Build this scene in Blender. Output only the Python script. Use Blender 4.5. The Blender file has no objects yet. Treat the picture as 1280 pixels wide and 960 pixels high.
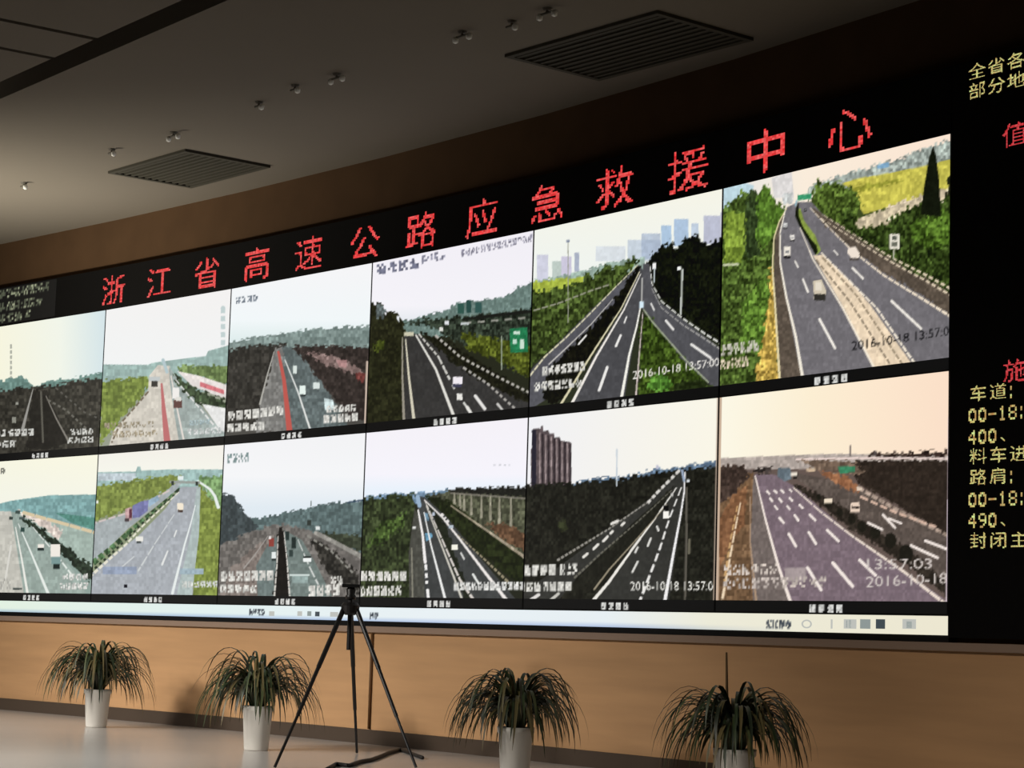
import bpy, bmesh, math, random
import numpy as np
from mathutils import Vector, Matrix

sc = bpy.context.scene
COL = sc.collection
K = 1.3                 # metres per measuring unit
EYE = 0.84              # camera height in measuring units
F_PX, PITCH, ROLL = 2692.9, .1154, .0305

# ------------------------------------------------------------------ camera, light, exposure
cam_data = bpy.data.cameras.new('camera')
cam_data.sensor_width = 36.0
cam_data.lens = 36.0 * F_PX / 1280.0
cam_data.clip_end = 200
cam = bpy.data.objects.new('camera', cam_data)
COL.objects.link(cam)
sp, cp, sr, cr = math.sin(PITCH), math.cos(PITCH), math.sin(ROLL), math.cos(ROLL)
RIGHT, UP, FWD = Vector((1, 0, 0)), Vector((0, -sp, cp)), Vector((0, cp, sp))
CX = RIGHT * cr + UP * sr
CY = -RIGHT * sr + UP * cr
m4 = Matrix((CX, CY, -FWD)).transposed().to_4x4()
m4.translation = Vector((0, 0, EYE * K))
cam.matrix_world = m4
sc.camera = cam

sc.view_settings.view_transform = 'Standard'
sc.view_settings.look = 'None'
sc.view_settings.exposure = 0.0
sc.view_settings.gamma = 1.0
sc.view_settings.use_curve_mapping = False
sc.cycles.use_denoising = True
sc.cycles.max_bounces = 6

world = bpy.data.worlds.new('room_air')
sc.world = world
world.use_nodes = True
world.node_tree.nodes['Background'].inputs[0].default_value = (1, .93, .85, 1)
world.node_tree.nodes['Background'].inputs[1].default_value = 0.0


def lamp(name, kind, loc, target, energy, color, size=1.0, size_y=None, spread=None, angle=None, blend=.5):
    d = bpy.data.lights.new(name, kind)
    d.energy = energy
    d.color = color
    if kind == 'AREA':
        d.shape = 'RECTANGLE'
        d.size = size
        d.size_y = size_y or size
        if spread:
            d.spread = spread
    if kind == 'SPOT':
        d.spot_size = angle
        d.spot_blend = blend
        d.shadow_soft_size = size
    o = bpy.data.objects.new(name, d)
    COL.objects.link(o)
    o.location = Vector(loc) * K
    o.rotation_euler = (Vector(target) - Vector(loc)).to_track_quat('-Z', 'Y').to_euler()
    return o


# unseen area lights, added to brighten the floor and the low wooden wall
lamp('wall_fill_light', 'AREA', (-9.0, 13.6, 3.5), (-4.3, 18.2, -.5), 132, (1, .95, .88), 1.6, .8, spread=math.radians(62))
lamp('wall_fill_light', 'AREA', (-6.6, 10.0, 3.5), (-1.8, 14.6, -.6), 104, (1, .95, .88), 1.6, .8, spread=math.radians(58))
lamp('wall_fill_light', 'AREA', (-3.2, 6.2, 3.5), (1.6, 10.6, -.6), 29, (1, .92, .82), 1.6, .8, spread=math.radians(54))
# unseen area light, added at the left to brighten the ceiling there
lamp('ceiling_fill_light', 'AREA', (-6.4, 17.0, 1.4), (-4.7, 17.8, 3.6), 130, (1, .94, .80), 1.2, .6, spread=math.radians(95))

# ------------------------------------------------------------------ geometry helpers
TH = lambda i: .9855 - .0462 * max(i, 0) + .0022 * max(i, 0) ** 2
CW = 1.95               # width of one screen column
_pts = [(2.3444, 11.4626)]
for i in range(8):
    _pts.append((_pts[-1][0] - CW * math.cos(TH(i)), _pts[-1][1] + CW * math.sin(TH(i))))
WALL = _pts[::-1]
_x, _y = WALL[-1]
for i in range(2):
    _x += CW * math.cos(TH(0)); _y -= CW * math.sin(TH(0))
    WALL.append((_x, _y))
WALL = np.array(WALL)   # plan of the curved wall, left to right
S0 = 8                  # index of the right edge of the picture panels


def facet(s):
    q = s / CW + S0
    i = min(max(int(math.floor(q + 1e-9)), 0), len(WALL) - 2)
    return i, q - i


def facet_frame(i):
    d = WALL[i + 1] - WALL[i]
    d = d / np.linalg.norm(d)
    return d, np.array((d[1], -d[0]))       # along, towards the room


def P(s, z, off=0.0, fi=None):
    i, k = facet(s)
    if fi is not None:
        i = fi; k = s / CW + S0 - i
    d, n = facet_frame(i)
    p = WALL[i] + (WALL[i + 1] - WALL[i]) * k + n * off
    return Vector((p[0] * K, p[1] * K, (z + EYE) * K))


def strip_pt(j, off):
    """corner j of the wall plan, pushed into the room by off with mitred joints"""
    a = facet_frame(max(j - 1, 0))[1]
    b = facet_frame(min(j, len(WALL) - 2))[1]
    n = a + b
    n = n / np.linalg.norm(n)
    return WALL[j] + n * off / max(.2, float(n @ a))


def ray(x, y):
    u, v = x - 640, y - 480
    a = u * cr + v * sr; b = -u * sr + v * cr
    return (RIGHT * (a / F_PX) + UP * (-b / F_PX) + FWD)


def on_wall(x, y):
    d = ray(x, y)
    for i in range(len(WALL) - 1):
        a = WALL[i]; e = WALL[i + 1] - a
        t, k = np.linalg.solve(np.array([[d[0], -e[0]], [d[1], -e[1]]]), a)
        if t > 0 and -1e-6 <= k <= 1.000001:
            return (i + k - S0) * CW, t * d[2]
    return None


def on_level(x, y, z):
    d = ray(x, y)
    t = z / d[2]
    return Vector((d[0] * t * K, d[1] * t * K, (z + EYE) * K))


def lin(c):
    c = np.asarray(c, float) / 255.0
    return np.where(c <= .04045, c / 12.92, ((c + .055) / 1.055) ** 2.4)


def link(o, parent=None):
    COL.objects.link(o)
    if parent is not None:
        o.parent = parent
        o.matrix_parent_inverse = parent_world(parent).inverted()
    return o


def parent_world(p):
    m = p.matrix_basis.copy()
    while p.parent is not None:
        p = p.parent
        m = p.matrix_basis @ m
    return m


def mesh_obj(name, bm, mat, parent=None, smooth=False, recalc=True):
    me = bpy.data.meshes.new(name)
    if recalc:
        bmesh.ops.recalc_face_normals(bm, faces=bm.faces)
    bm.to_mesh(me)
    bm.free()
    if smooth:
        for p in me.polygons:
            p.use_smooth = True
    me.materials.append(mat)
    return link(bpy.data.objects.new(name, me), parent)


def thing(name, loc, label, cat, group=None):
    o = bpy.data.objects.new(name, None)
    o.empty_display_size = .1
    o.location = loc
    COL.objects.link(o)
    return tag(o, label, cat, group)


def tag(o, label=None, cat=None, group=None, kind=None):
    if label: o['label'] = label
    if cat: o['category'] = cat
    if group: o['group'] = group
    if kind: o['kind'] = kind
    return o


def hexa(bm, c):
    """box from 8 corners: 4 bottom, 4 top"""
    v = [bm.verts.new(p) for p in c]
    for f in ((3, 2, 1, 0), (4, 5, 6, 7), (0, 1, 5, 4), (1, 2, 6, 5), (2, 3, 7, 6), (3, 0, 4, 7)):
        bm.faces.new([v[i] for i in f])


def facet_box(bm, s0, s1, z0, z1, o0, o1, fi=None):
    if fi is None:
        fi = facet((s0 + s1) / 2)[0]
    hexa(bm, [P(s0, z0, o0, fi), P(s1, z0, o0, fi), P(s1, z0, o1, fi), P(s0, z0, o1, fi),
              P(s0, z1, o0, fi), P(s1, z1, o0, fi), P(s1, z1, o1, fi), P(s0, z1, o1, fi)])


def strip_box(bm, j0, j1, z0, z1, o0, o1):
    """band that follows the curved wall from corner j0 to corner j1"""
    rows = []
    for j in range(j0, j1 + 1):
        a, b = strip_pt(j, o0) * K, strip_pt(j, o1) * K
        za, zb = (z0 + EYE) * K, (z1 + EYE) * K
        rows.append([bm.verts.new((a[0], a[1], za)), bm.verts.new((b[0], b[1], za)),
                     bm.verts.new((b[0], b[1], zb)), bm.verts.new((a[0], a[1], zb))])
    for r, q in zip(rows, rows[1:]):
        for k in range(4):
            bm.faces.new((r[k], r[(k + 1) % 4], q[(k + 1) % 4], q[k]))
    bm.faces.new(rows[0]); bm.faces.new(rows[-1][::-1])


def tube(bm, pts, radii, n=10, caps=True):
    rings = []
    for i, p in enumerate(pts):
        p = Vector(p)
        a = Vector(pts[max(i - 1, 0)]); b = Vector(pts[min(i + 1, len(pts) - 1)])
        t = (b - a).normalized()
        ref = Vector((0, 0, 1)) if abs(t.z) < .9 else Vector((1, 0, 0))
        u = t.cross(ref).normalized(); w = t.cross(u)
        r = radii[i] if hasattr(radii, '__len__') else radii
        rings.append([bm.verts.new(p + (u * math.cos(k * 2 * math.pi / n) + w * math.sin(k * 2 * math.pi / n)) * r) for k in range(n)])
    for r, q in zip(rings, rings[1:]):
        for k in range(n):
            bm.faces.new((r[k], r[(k + 1) % n], q[(k + 1) % n], q[k]))
    if caps:
        bm.faces.new(rings[0][::-1]); bm.faces.new(rings[-1])


def lathe(bm, prof, c, n=32):
    rings = []
    for r, z in prof:
        rings.append([bm.verts.new((c[0] + r * math.cos(k * 2 * math.pi / n), c[1] + r * math.sin(k * 2 * math.pi / n), c[2] + z)) for k in range(n)])
    for r, q in zip(rings, rings[1:]):
        for k in range(n):
            bm.faces.new((r[k], r[(k + 1) % n], q[(k + 1) % n], q[k]))
    bm.faces.new(rings[0][::-1]); bm.faces.new(rings[-1])


# ------------------------------------------------------------------ materials
def material(name, rgb, rough=.6, spec=.3, noise=0, scale=(1, 1, 1), metal=0, bump=0, detail=4):
    m = bpy.data.materials.new(name)
    m.use_nodes = True
    nt = m.node_tree
    b = nt.nodes['Principled BSDF']
    c = list(lin(rgb)) + [1]
    b.inputs['Base Color'].default_value = c
    b.inputs['Roughness'].default_value = rough
    b.inputs['Specular IOR Level'].default_value = spec
    b.inputs['Metallic'].default_value = metal
    if noise or bump:
        tc = nt.nodes.new('ShaderNodeTexCoord')
        mp = nt.nodes.new('ShaderNodeMapping')
        mp.inputs['Scale'].default_value = scale
        nz = nt.nodes.new('ShaderNodeTexNoise')
        nz.inputs['Scale'].default_value = 1
        nz.inputs['Detail'].default_value = detail
        nt.links.new(tc.outputs['Object'], mp.inputs['Vector'])
        nt.links.new(mp.outputs['Vector'], nz.inputs['Vector'])
    if noise:
        rp = nt.nodes.new('ShaderNodeValToRGB')
        rp.color_ramp.elements[0].position = .3
        rp.color_ramp.elements[1].position = .7
        rp.color_ramp.elements[0].color = [v * (1 - noise) for v in c[:3]] + [1]
        rp.color_ramp.elements[1].color = [min(1, v * (1 + noise)) for v in c[:3]] + [1]
        nt.links.new(nz.outputs['Fac'], rp.inputs['Fac'])
        nt.links.new(rp.outputs['Color'], b.inputs['Base Color'])
    if bump:
        bp = nt.nodes.new('ShaderNodeBump')
        bp.inputs['Strength'].default_value = bump
        nt.links.new(nz.outputs['Fac'], bp.inputs['Height'])
        nt.links.new(bp.outputs['Normal'], b.inputs['Normal'])
    return m


def glow(name, rgb, strength=1.0):
    m = bpy.data.materials.new(name)
    m.use_nodes = True
    b = m.node_tree.nodes['Principled BSDF']
    b.inputs['Base Color'].default_value = (.01, .01, .01, 1)
    b.inputs['Roughness'].default_value = .6
    b.inputs['Emission Color'].default_value = list(lin(rgb)) + [1]
    b.inputs['Emission Strength'].default_value = strength
    return m


def attr_mat(name, emit):
    m = bpy.data.materials.new(name)
    m.use_nodes = True
    nt = m.node_tree
    b = nt.nodes['Principled BSDF']
    a = nt.nodes.new('ShaderNodeAttribute')
    a.attribute_name = 'picture' if emit else 'leaf_colour'
    if emit:
        b.inputs['Base Color'].default_value = (.01, .01, .01, 1)
        b.inputs['Roughness'].default_value = .7
        b.inputs['Specular IOR Level'].default_value = .1
        nt.links.new(a.outputs['Color'], b.inputs['Emission Color'])
        b.inputs['Emission Strength'].default_value = 1.0
    else:
        nt.links.new(a.outputs['Color'], b.inputs['Base Color'])
        b.inputs['Roughness'].default_value = .5
    return m


M = dict(
    wood=material('wood_veneer', (194, 152, 110), .5, .3, .10, (.6, .6, 7)),
    header=material('dark_brown_header', (78, 58, 40), .9, .1, .08, (3, 3, 3)),  # darker brown than the wooden trim below
    ledge=material('grey_brown_ledge', (150, 128, 112), .5, .3),
    base=material('dark_skirting', (78, 66, 56), .5, .3),
    floor=material('polished_floor', (190, 186, 182), .22, .5, .05, (.35, .35, .35)),
    ceiling=material('ceiling_paint', (114, 107, 97), .9, .1, .03, (.5, .5, .5)),
    groove=material('ceiling_groove', (34, 29, 25), .9, .1),
    plain=material('side_wall_paint', (150, 132, 112), .9, .1, .03, (1, 1, 1)),
    black=material('black_housing', (12, 12, 13), .6, .2),
    ledblack=material('black_led_face', (13, 12, 12), .8, .1, .25, (60, 60, 60)),
    screen=attr_mat('lit_picture', True),
    leaf=attr_mat('leaf_green', False),
    red=glow('red_led', (255, 66, 68)),
    yellow=glow('yellow_led', (222, 204, 128)),
    dim=glow('dim_led', (92, 96, 78)),
    osd=glow('white_lettering', (238, 238, 232)),
    osdgrey=glow('pale_lettering', (196, 190, 182)),
    osdblack=glow('black_lettering', (28, 28, 30)),
    icon=glow('pale_grey_icon', (188, 190, 184)),
    icondark=glow('dark_icon', (62, 72, 78)),
    iconmid=glow('mid_grey_icon', (140, 150, 148)),
    vent=material('vent_grey', (66, 63, 54), .8, .2),
    ventdark=material('vent_dark', (60, 58, 50), .9, .1),
    fit=material('fitting_grey', (96, 92, 84), .7, .2),
    white=material('glint_white', (235, 235, 230), .3, .5),  # white colour stands in for glints on the small ceiling fittings
    pot=material('white_glazed_pot', (222, 218, 210), .4, .4, .04, (4, 4, 4)),
    soil=material('dark_soil', (45, 36, 28), 1, .1, .3, (40, 40, 40)),
    stalk=material('dry_stalk', (84, 66, 42), .7, .2),
    tripod=material('black_anodised', (20, 18, 18), .45, .4),
    rubber=material('black_rubber', (14, 14, 14), .8, .2),
    cable=material('dark_cable', (38, 36, 34), .6, .3),
    pipe=material('brown_conduit', (96, 66, 36), .6, .3),
)

# ------------------------------------------------------------------ the room
NJ = len(WALL) - 1
ZC, ZF = 3.605, -EYE
XL, XR, YB = -14.0, float(WALL[-1][0]), -3.0


def struct(name, bm, mat):
    return tag(mesh_obj(name, bm, mat), kind='structure')


bm = bmesh.new()
plan = [(XL - .2, YB - .2), (XR + .2, YB - .2)] + [tuple(WALL[j]) for j in range(NJ, -1, -1)] 
plan = [(XL - .2, YB - .2), (XR + .2, YB - .2), (XR + .2, WALL[-1][1])] + [tuple(strip_pt(j, -.25)) for j in range(NJ, -1, -1)] + [(XL - .2, WALL[0][1])]
lo = [bm.verts.new((x * K, y * K, -.12)) for x, y in plan]
hi = [bm.verts.new((x * K, y * K, 0)) for x, y in plan]
bm.faces.new(lo[::-1]); bm.faces.new(hi)
for k in range(len(plan)):
    bm.faces.new((lo[k], lo[(k + 1) % len(plan)], hi[(k + 1) % len(plan)], hi[k]))
struct('floor', bm, M['floor'])

OFF = -.05
bm = bmesh.new(); strip_box(bm, 0, NJ, ZF, ZC, -.25, OFF - .02); struct('wall_back', bm, M['header'])
bm = bmesh.new(); strip_box(bm, 0, NJ, ZF, -.02, OFF - .02, OFF); struct('trim_1', bm, M['wood'])
bm = bmesh.new(); strip_box(bm, 0, NJ, -.02, .024, OFF - .02, OFF + .04); struct('trim_2', bm, M['ledge'])
bm = bmesh.new(); strip_box(bm, 0, NJ, ZF, ZF + .105, OFF, OFF + .02); struct('baseboard_back', bm, M['base'])


def box(bm, x0, x1, y0, y1, z0, z1):
    hexa(bm, [Vector(p) * K for p in ((x0, y0, z0), (x1, y0, z0), (x1, y1, z0), (x0, y1, z0),
                                      (x0, y0, z1), (x1, y0, z1), (x1, y1, z1), (x0, y1, z1))])


H = ZC + EYE
bm = bmesh.new(); box(bm, XL - .2, XL, YB, float(WALL[0][1]), 0, H); struct('wall_left', bm, M['plain'])
bm = bmesh.new(); box(bm, XR, XR + .2, YB, float(WALL[-1][1]), 0, H); struct('wall_right', bm, M['plain'])
bm = bmesh.new(); box(bm, XL - .2, float(WALL[0][0]) + .1, float(WALL[0][1]), float(WALL[0][1]) + .2, 0, H); struct('wall_far', bm, M['plain'])
bm = bmesh.new(); box(bm, XL - .2, XR + .2, YB - .2, YB, 0, H); struct('wall_front', bm, M['plain'])

# ceiling: a slab along the curved wall, a recessed groove, then panels with open joints
G0, G1 = np.array((-3.64, 14.75)), np.array((-1.74, 12.21))
gd = (G1 - G0) / np.linalg.norm(G1 - G0)
gn = np.array((gd[1], -gd[0]))
if gn[1] > 0: gn = -gn                         # from the groove back towards the camera
gw = .20


def gp(a, b):                                  # a along the groove, b away from the wall
    return G0 + gd * a + gn * b


def ceil_poly(bm, poly, z0, z1):
    lo = [bm.verts.new((p[0] * K, p[1] * K, (z0 + EYE) * K)) for p in poly]
    hi = [bm.verts.new((p[0] * K, p[1] * K, (z1 + EYE) * K)) for p in poly]
    n = len(poly)
    bm.faces.new(lo[::-1]); bm.faces.new(hi)
    for k in range(n):
        bm.faces.new((lo[k], lo[(k + 1) % n], hi[(k + 1) % n], hi[k]))


bm = bmesh.new()
ceil_poly(bm, [gp(-14, 0), gp(22, 0)] + [tuple(strip_pt(j, -.25)) for j in range(NJ, -1, -1)], ZC, ZC + .25)
a = -14.0
joints = [-14, -9.0, -5.2, -1.0, 1.28, 1.9, 4.2, 7.0, 11, 16, 22]
for a0, a1 in zip(joints, joints[1:]):
    ceil_poly(bm, [gp(a0 + .03, gw), gp(a1 - .03, gw), gp(a1 - .03, gw + 26), gp(a0 + .03, gw + 26)], ZC, ZC + .25)
struct('ceiling', bm, M['ceiling'])
bm = bmesh.new()
ceil_poly(bm, [gp(-14, -.2), gp(22, -.2), gp(22, gw + 26), gp(-14, gw + 26)], ZC + .26, ZC + .36)
struct('ceiling_recess', bm, M['groove'])

# ------------------------------------------------------------------ painting the pictures on the screens
RNG = np.random.RandomState(7)
LATT = RNG.rand(256, 256)


class Painter:
    def __init__(self, X, Y, ox=0, oy=0, k=1):
        self.X, self.Y = X, Y
        self.C = np.zeros(X.shape + (3,))
        self.frame(ox, oy, k)

    def frame(self, ox, oy, k):
        self.ox, self.oy, self.k = ox, oy, k

    def pts(self, p):
        return [(self.ox + x / self.k, self.oy + y / self.k) for x, y in p]

    def put(self, mask, c, noise=0, cell=3.0, alpha=1.0):
        c = np.asarray(c, float)
        if noise:
            i = (np.floor(self.X / cell).astype(int)) % 256
            j = (np.floor(self.Y / (cell * 1.35)).astype(int)) % 256
            i2 = (np.floor(self.X / (cell * 3.4) + 31).astype(int)) % 256
            j2 = (np.floor(self.Y / (cell * 2.7) + 77).astype(int)) % 256
            n = LATT[i, j] * .62 + LATT[i2, j2] * .38
            k = noise * (1.0 if c.mean() > 55 else .75)
            n = (n ** 1.5 * 1.5 - .58) * 2 * k
            val = np.clip(c * (1 + n[..., None]), 0, 255)
        else:
            val = np.broadcast_to(c, self.C.shape)
        self.C[mask] = val[mask] * alpha + self.C[mask] * (1 - alpha)

    def fill(self, c):
        self.put(np.ones(self.X.shape, bool), c)

    def grad(self, stops, axis):
        """stops: (position in the crop, colour)"""
        o = self.ox if axis == 'x' else self.oy
        A = self.X if axis == 'x' else self.Y
        t = [o + s / self.k for s, _ in stops]
        for ch in range(3):
            self.C[..., ch] = np.interp(A, t, [c[ch] for _, c in stops])

    def poly(self, c, p, noise=0, cell=3.0, alpha=1.0):
        p = self.pts(p)
        X, Y = self.X, self.Y
        if noise >= .12:                      # leafy outlines are ragged, in blocks of a few dots
            i = (np.floor(X / 3.2).astype(int) + 91) % 256
            j = (np.floor(Y / 4.2).astype(int) + 17) % 256
            A = 3.0 + 11 * min(noise, .4)
            X = X + (LATT[i, j] - .5) * A * .8
            Y = Y + (LATT[j, i] - .5) * A
        ins = np.zeros(X.shape, bool)
        n = len(p)
        for i in range(n):
            x0, y0 = p[i]; x1, y1 = p[(i + 1) % n]
            if y0 == y1: continue
            ins ^= ((y0 > Y) != (y1 > Y)) & (X < (x1 - x0) * (Y - y0) / (y1 - y0) + x0)
        self.put(ins, c, noise, cell, alpha)

    def line(self, c, w, p, dash=None, noise=0):
        p = self.pts(p)
        w = (w if hasattr(w, '__len__') else (w, w))
        run = 0.0
        total = sum(math.dist(a, b) for a, b in zip(p, p[1:])) or 1
        for (x0, y0), (x1, y1) in zip(p, p[1:]):
            L = math.dist((x0, y0), (x1, y1)) or 1e-6
            t = ((self.X - x0) * (x1 - x0) + (self.Y - y0) * (y1 - y0)) / L / L
            tc = np.clip(t, 0, 1)
            d = np.hypot(self.X - x0 - tc * (x1 - x0), self.Y - y0 - tc * (y1 - y0))
            f = (run + tc * L) / total
            ww = (w[0] + (w[1] - w[0]) * f) / self.k / 2
            mask = d < ww
            if dash:
                mask &= ((run + tc * L) * self.k % (dash[0] + dash[1])) < dash[0]
            self.put(mask, c, noise)
            run += L

    def rect(self, c, x0, y0, x1, y1, noise=0, alpha=1.0):
        self.poly(c, [(x0, y0), (x1, y0), (x1, y1), (x0, y1)], noise, 3.0, alpha)

    def glyphs(self, c, x0, y0, x1, y1, h, n, seed=1, dens=.68, gap=.08):
        """a row of n blocky characters too coarse to read"""
        r = random.Random(seed)
        dx, dy = (x1 - x0) / n, (y1 - y0) / n
        for i in range(n):
            for a in range(4):
                for b in range(4):
                    if r.random() < dens:
                        X0 = x0 + dx * (i + gap + a * (1 - 1.6 * gap) * .23)
                        Y0 = y0 + dy * (i + a * .2) - h / 2 + b * h / 4
                        f = r.uniform(.72, 1.0) if sum(c) > 380 else r.uniform(1, 1.25)
                        self.poly([min(255, v * f) for v in c],
                                  [(X0, Y0), (X0 + dx * (.24 - .3 * gap), Y0 + dy * .22), (X0 + dx * (.24 - .3 * gap), Y0 + dy * .22 + h * .26), (X0, Y0 + h * .26)])


MASKS = {}


def text_mask(body, res=24):
    """coverage bitmap of a line of lettering, res samples per em"""
    if body in MASKS:
        return MASKS[body]
    cu = bpy.data.curves.new('lettering', 'FONT')
    cu.body = body; cu.size = 1.0; cu.resolution_u = 3
    ob = bpy.data.objects.new('lettering', cu)
    COL.objects.link(ob)
    bpy.context.view_layer.update()
    me = bpy.data.meshes.new_from_object(ob.evaluated_get(bpy.context.evaluated_depsgraph_get()))
    bpy.data.objects.remove(ob); bpy.data.curves.remove(cu)
    V = np.array([v.co[:2] for v in me.vertices])
    me.calc_loop_triangles()
    T = [tuple(t.vertices) for t in me.loop_triangles]
    bpy.data.meshes.remove(me)
    x0, x1 = V[:, 0].min(), V[:, 0].max(); y0, y1 = V[:, 1].min(), V[:, 1].max()
    nx, ny = int((x1 - x0) * res) + 1, int((y1 - y0) * res) + 1
    gx, gy = np.meshgrid(x0 + (np.arange(nx) + .5) * (x1 - x0) / nx, y0 + (np.arange(ny) + .5) * (y1 - y0) / ny)
    ins = np.zeros(gx.shape, bool)
    for a, b, c in T:
        ax, ay = V[a]; bx, by = V[b]; cx, cy = V[c]
        d1 = (bx - ax) * (gy - ay) - (by - ay) * (gx - ax)
        d2 = (cx - bx) * (gy - by) - (cy - by) * (gx - bx)
        d3 = (ax - cx) * (gy - cy) - (ay - cy) * (gx - cx)
        ins |= ((d1 >= 0) & (d2 >= 0) & (d3 >= 0)) | ((d1 <= 0) & (d2 <= 0) & (d3 <= 0))
    MASKS[body] = ins
    return ins


def osd(p, body, c, x0, y0, x1, y1, h):
    """lettering in the picture from lower left (x0, y0) to lower right (x1, y1), h tall, in photo pixels"""
    m = text_mask(body)
    u = (p.X - x0) / (x1 - x0)
    v = (y0 + (y1 - y0) * u - p.Y) / h
    i = np.clip((u * m.shape[1]).astype(int), 0, m.shape[1] - 1)
    j = np.clip((v * m.shape[0]).astype(int), 0, m.shape[0] - 1)
    p.put((u >= 0) & (u < 1) & (v >= 0) & (v < 1) & m[j, i], c)


W_ = (240, 238, 230)


def t1(p):
    p.frame(0, 340, 4)
    p.grad([(0, (242, 240, 218)), (300, (236, 240, 228)), (520, (208, 224, 228))], 'x')
    p.poly((62, 60, 54), [(-300, 600), (600, 560), (600, 990), (-300, 990)])
    p.line((170, 172, 160), 10, [(55, 365), (55, 545)], dash=(18, 8))
    p.poly((112, 142, 134), [(-200, 550), (0, 545), (110, 522), (150, 552), (180, 570), (250, 545), (400, 525), (530, 495), (530, 700), (-200, 700)], .12)
    p.poly((64, 62, 56), [(-200, 600), (0, 592), (180, 572), (250, 570), (400, 545), (530, 528), (530, 900), (-200, 960)], .22)
    p.poly((48, 46, 42), [(165, 590), (230, 590), (340, 850), (280, 880), (130, 890)], .12)
    p.line((96, 94, 86), 10, [(205, 600), (215, 850)])
    p.line((152, 150, 144), (4, 16), [(165, 585), (140, 680), (112, 790)])
    p.line((132, 128, 120), (4, 10), [(230, 620), (280, 730), (345, 850)])
    p.line((110, 108, 100), 10, [(240, 640), (330, 690), (450, 800)], dash=(16, 12))
    p.line((100, 98, 92), 8, [(280, 580), (420, 700), (510, 740)], dash=(14, 16))
    p.rect((140, 140, 130), 60, 725, 80, 755); p.rect((150, 150, 140), 78, 650, 92, 664)
    p.glyphs((225, 225, 218), -30, 806, 172, 800, 34, 6, 3)
    p.glyphs((225, 225, 218), -30, 862, 85, 858, 34, 3, 4)
    p.glyphs((225, 225, 218), 350, 800, 468, 796, 30, 4, 5)
    p.glyphs((225, 225, 218), 335, 842, 470, 836, 30, 4, 6)


def t2(p):
    p.frame(0, 340, 4)
    p.grad([(100, (238, 236, 235)), (460, (236, 238, 238))], 'y')
    p.poly((150, 156, 138), [(450, 540), (1250, 480), (1250, 990), (450, 990)])
    p.line((190, 205, 205), 22, [(1115, 180), (1115, 390)], dash=(26, 14))
    p.poly((152, 178, 172), [(500, 462), (740, 464), (760, 455), (860, 440), (1030, 420), (1040, 395), (1130, 370), (1180, 350), (1180, 600), (500, 600)], .08)
    p.poly((122, 138, 70), [(500, 545), (640, 530), (735, 512), (745, 560), (700, 640), (610, 730), (580, 780), (500, 860)], .18)
    p.poly((112, 132, 84), [(890, 470), (1000, 465), (1180, 470), (1180, 580), (1050, 540), (900, 500)], .2)
    p.poly((206, 200, 188), [(745, 520), (790, 465), (850, 470), (860, 560), (890, 700), (920, 880), (540, 880), (570, 790), (680, 670), (740, 590)], .06)
    p.poly((158, 170, 166), [(845, 470), (890, 540), (980, 640), (1080, 760), (1180, 850), (1180, 880), (900, 880), (870, 700), (850, 560)], .08)
    p.line((176, 196, 200), 16, [(815, 440), (835, 500)])
    p.line((190, 112, 112), (10, 34), [(808, 560), (818, 680), (836, 850)])
    p.line((222, 214, 206), (6, 10), [(855, 520), (885, 680), (925, 870)])
    p.poly((226, 218, 214), [(885, 495), (1000, 520), (1180, 580), (1180, 650), (1060, 610), (960, 570)], .05)
    p.poly((218, 122, 128), [(1000, 548), (1120, 590), (1120, 612), (1000, 572)], .1)
    p.poly((70, 84, 62), [(865, 510), (920, 550), (1000, 590), (1180, 660), (1180, 710), (1060, 680), (980, 650), (900, 580)], .3)
    p.line((225, 225, 222), (5, 9), [(880, 540), (980, 660), (1090, 790)], dash=(26, 12))
    p.poly((226, 226, 224), [(1010, 660), (1180, 690), (1180, 830), (1100, 790)], .04)
    p.rect((66, 64, 60), 757, 545, 788, 574); p.rect((190, 196, 196), 745, 524, 800, 545)
    p.rect((235, 232, 228), 862, 578, 896, 632); p.rect((104, 76, 72), 868, 640, 910, 680); p.rect((220, 218, 210), 880, 625, 905, 645)
    p.line((120, 108, 92), 9, [(740, 600), (680, 670), (600, 760), (560, 850)], dash=(24, 10))
    p.glyphs((176, 164, 140), 520, 770, 770, 760, 30, 8, 8, .5)
    p.glyphs((190, 176, 150), 560, 812, 790, 805, 32, 7, 9, .5)
    p.glyphs((232, 236, 234), 935, 800, 1110, 790, 30, 6, 10)
    p.glyphs((190, 212, 216), 945, 755, 1050, 748, 24, 4, 11)


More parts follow.
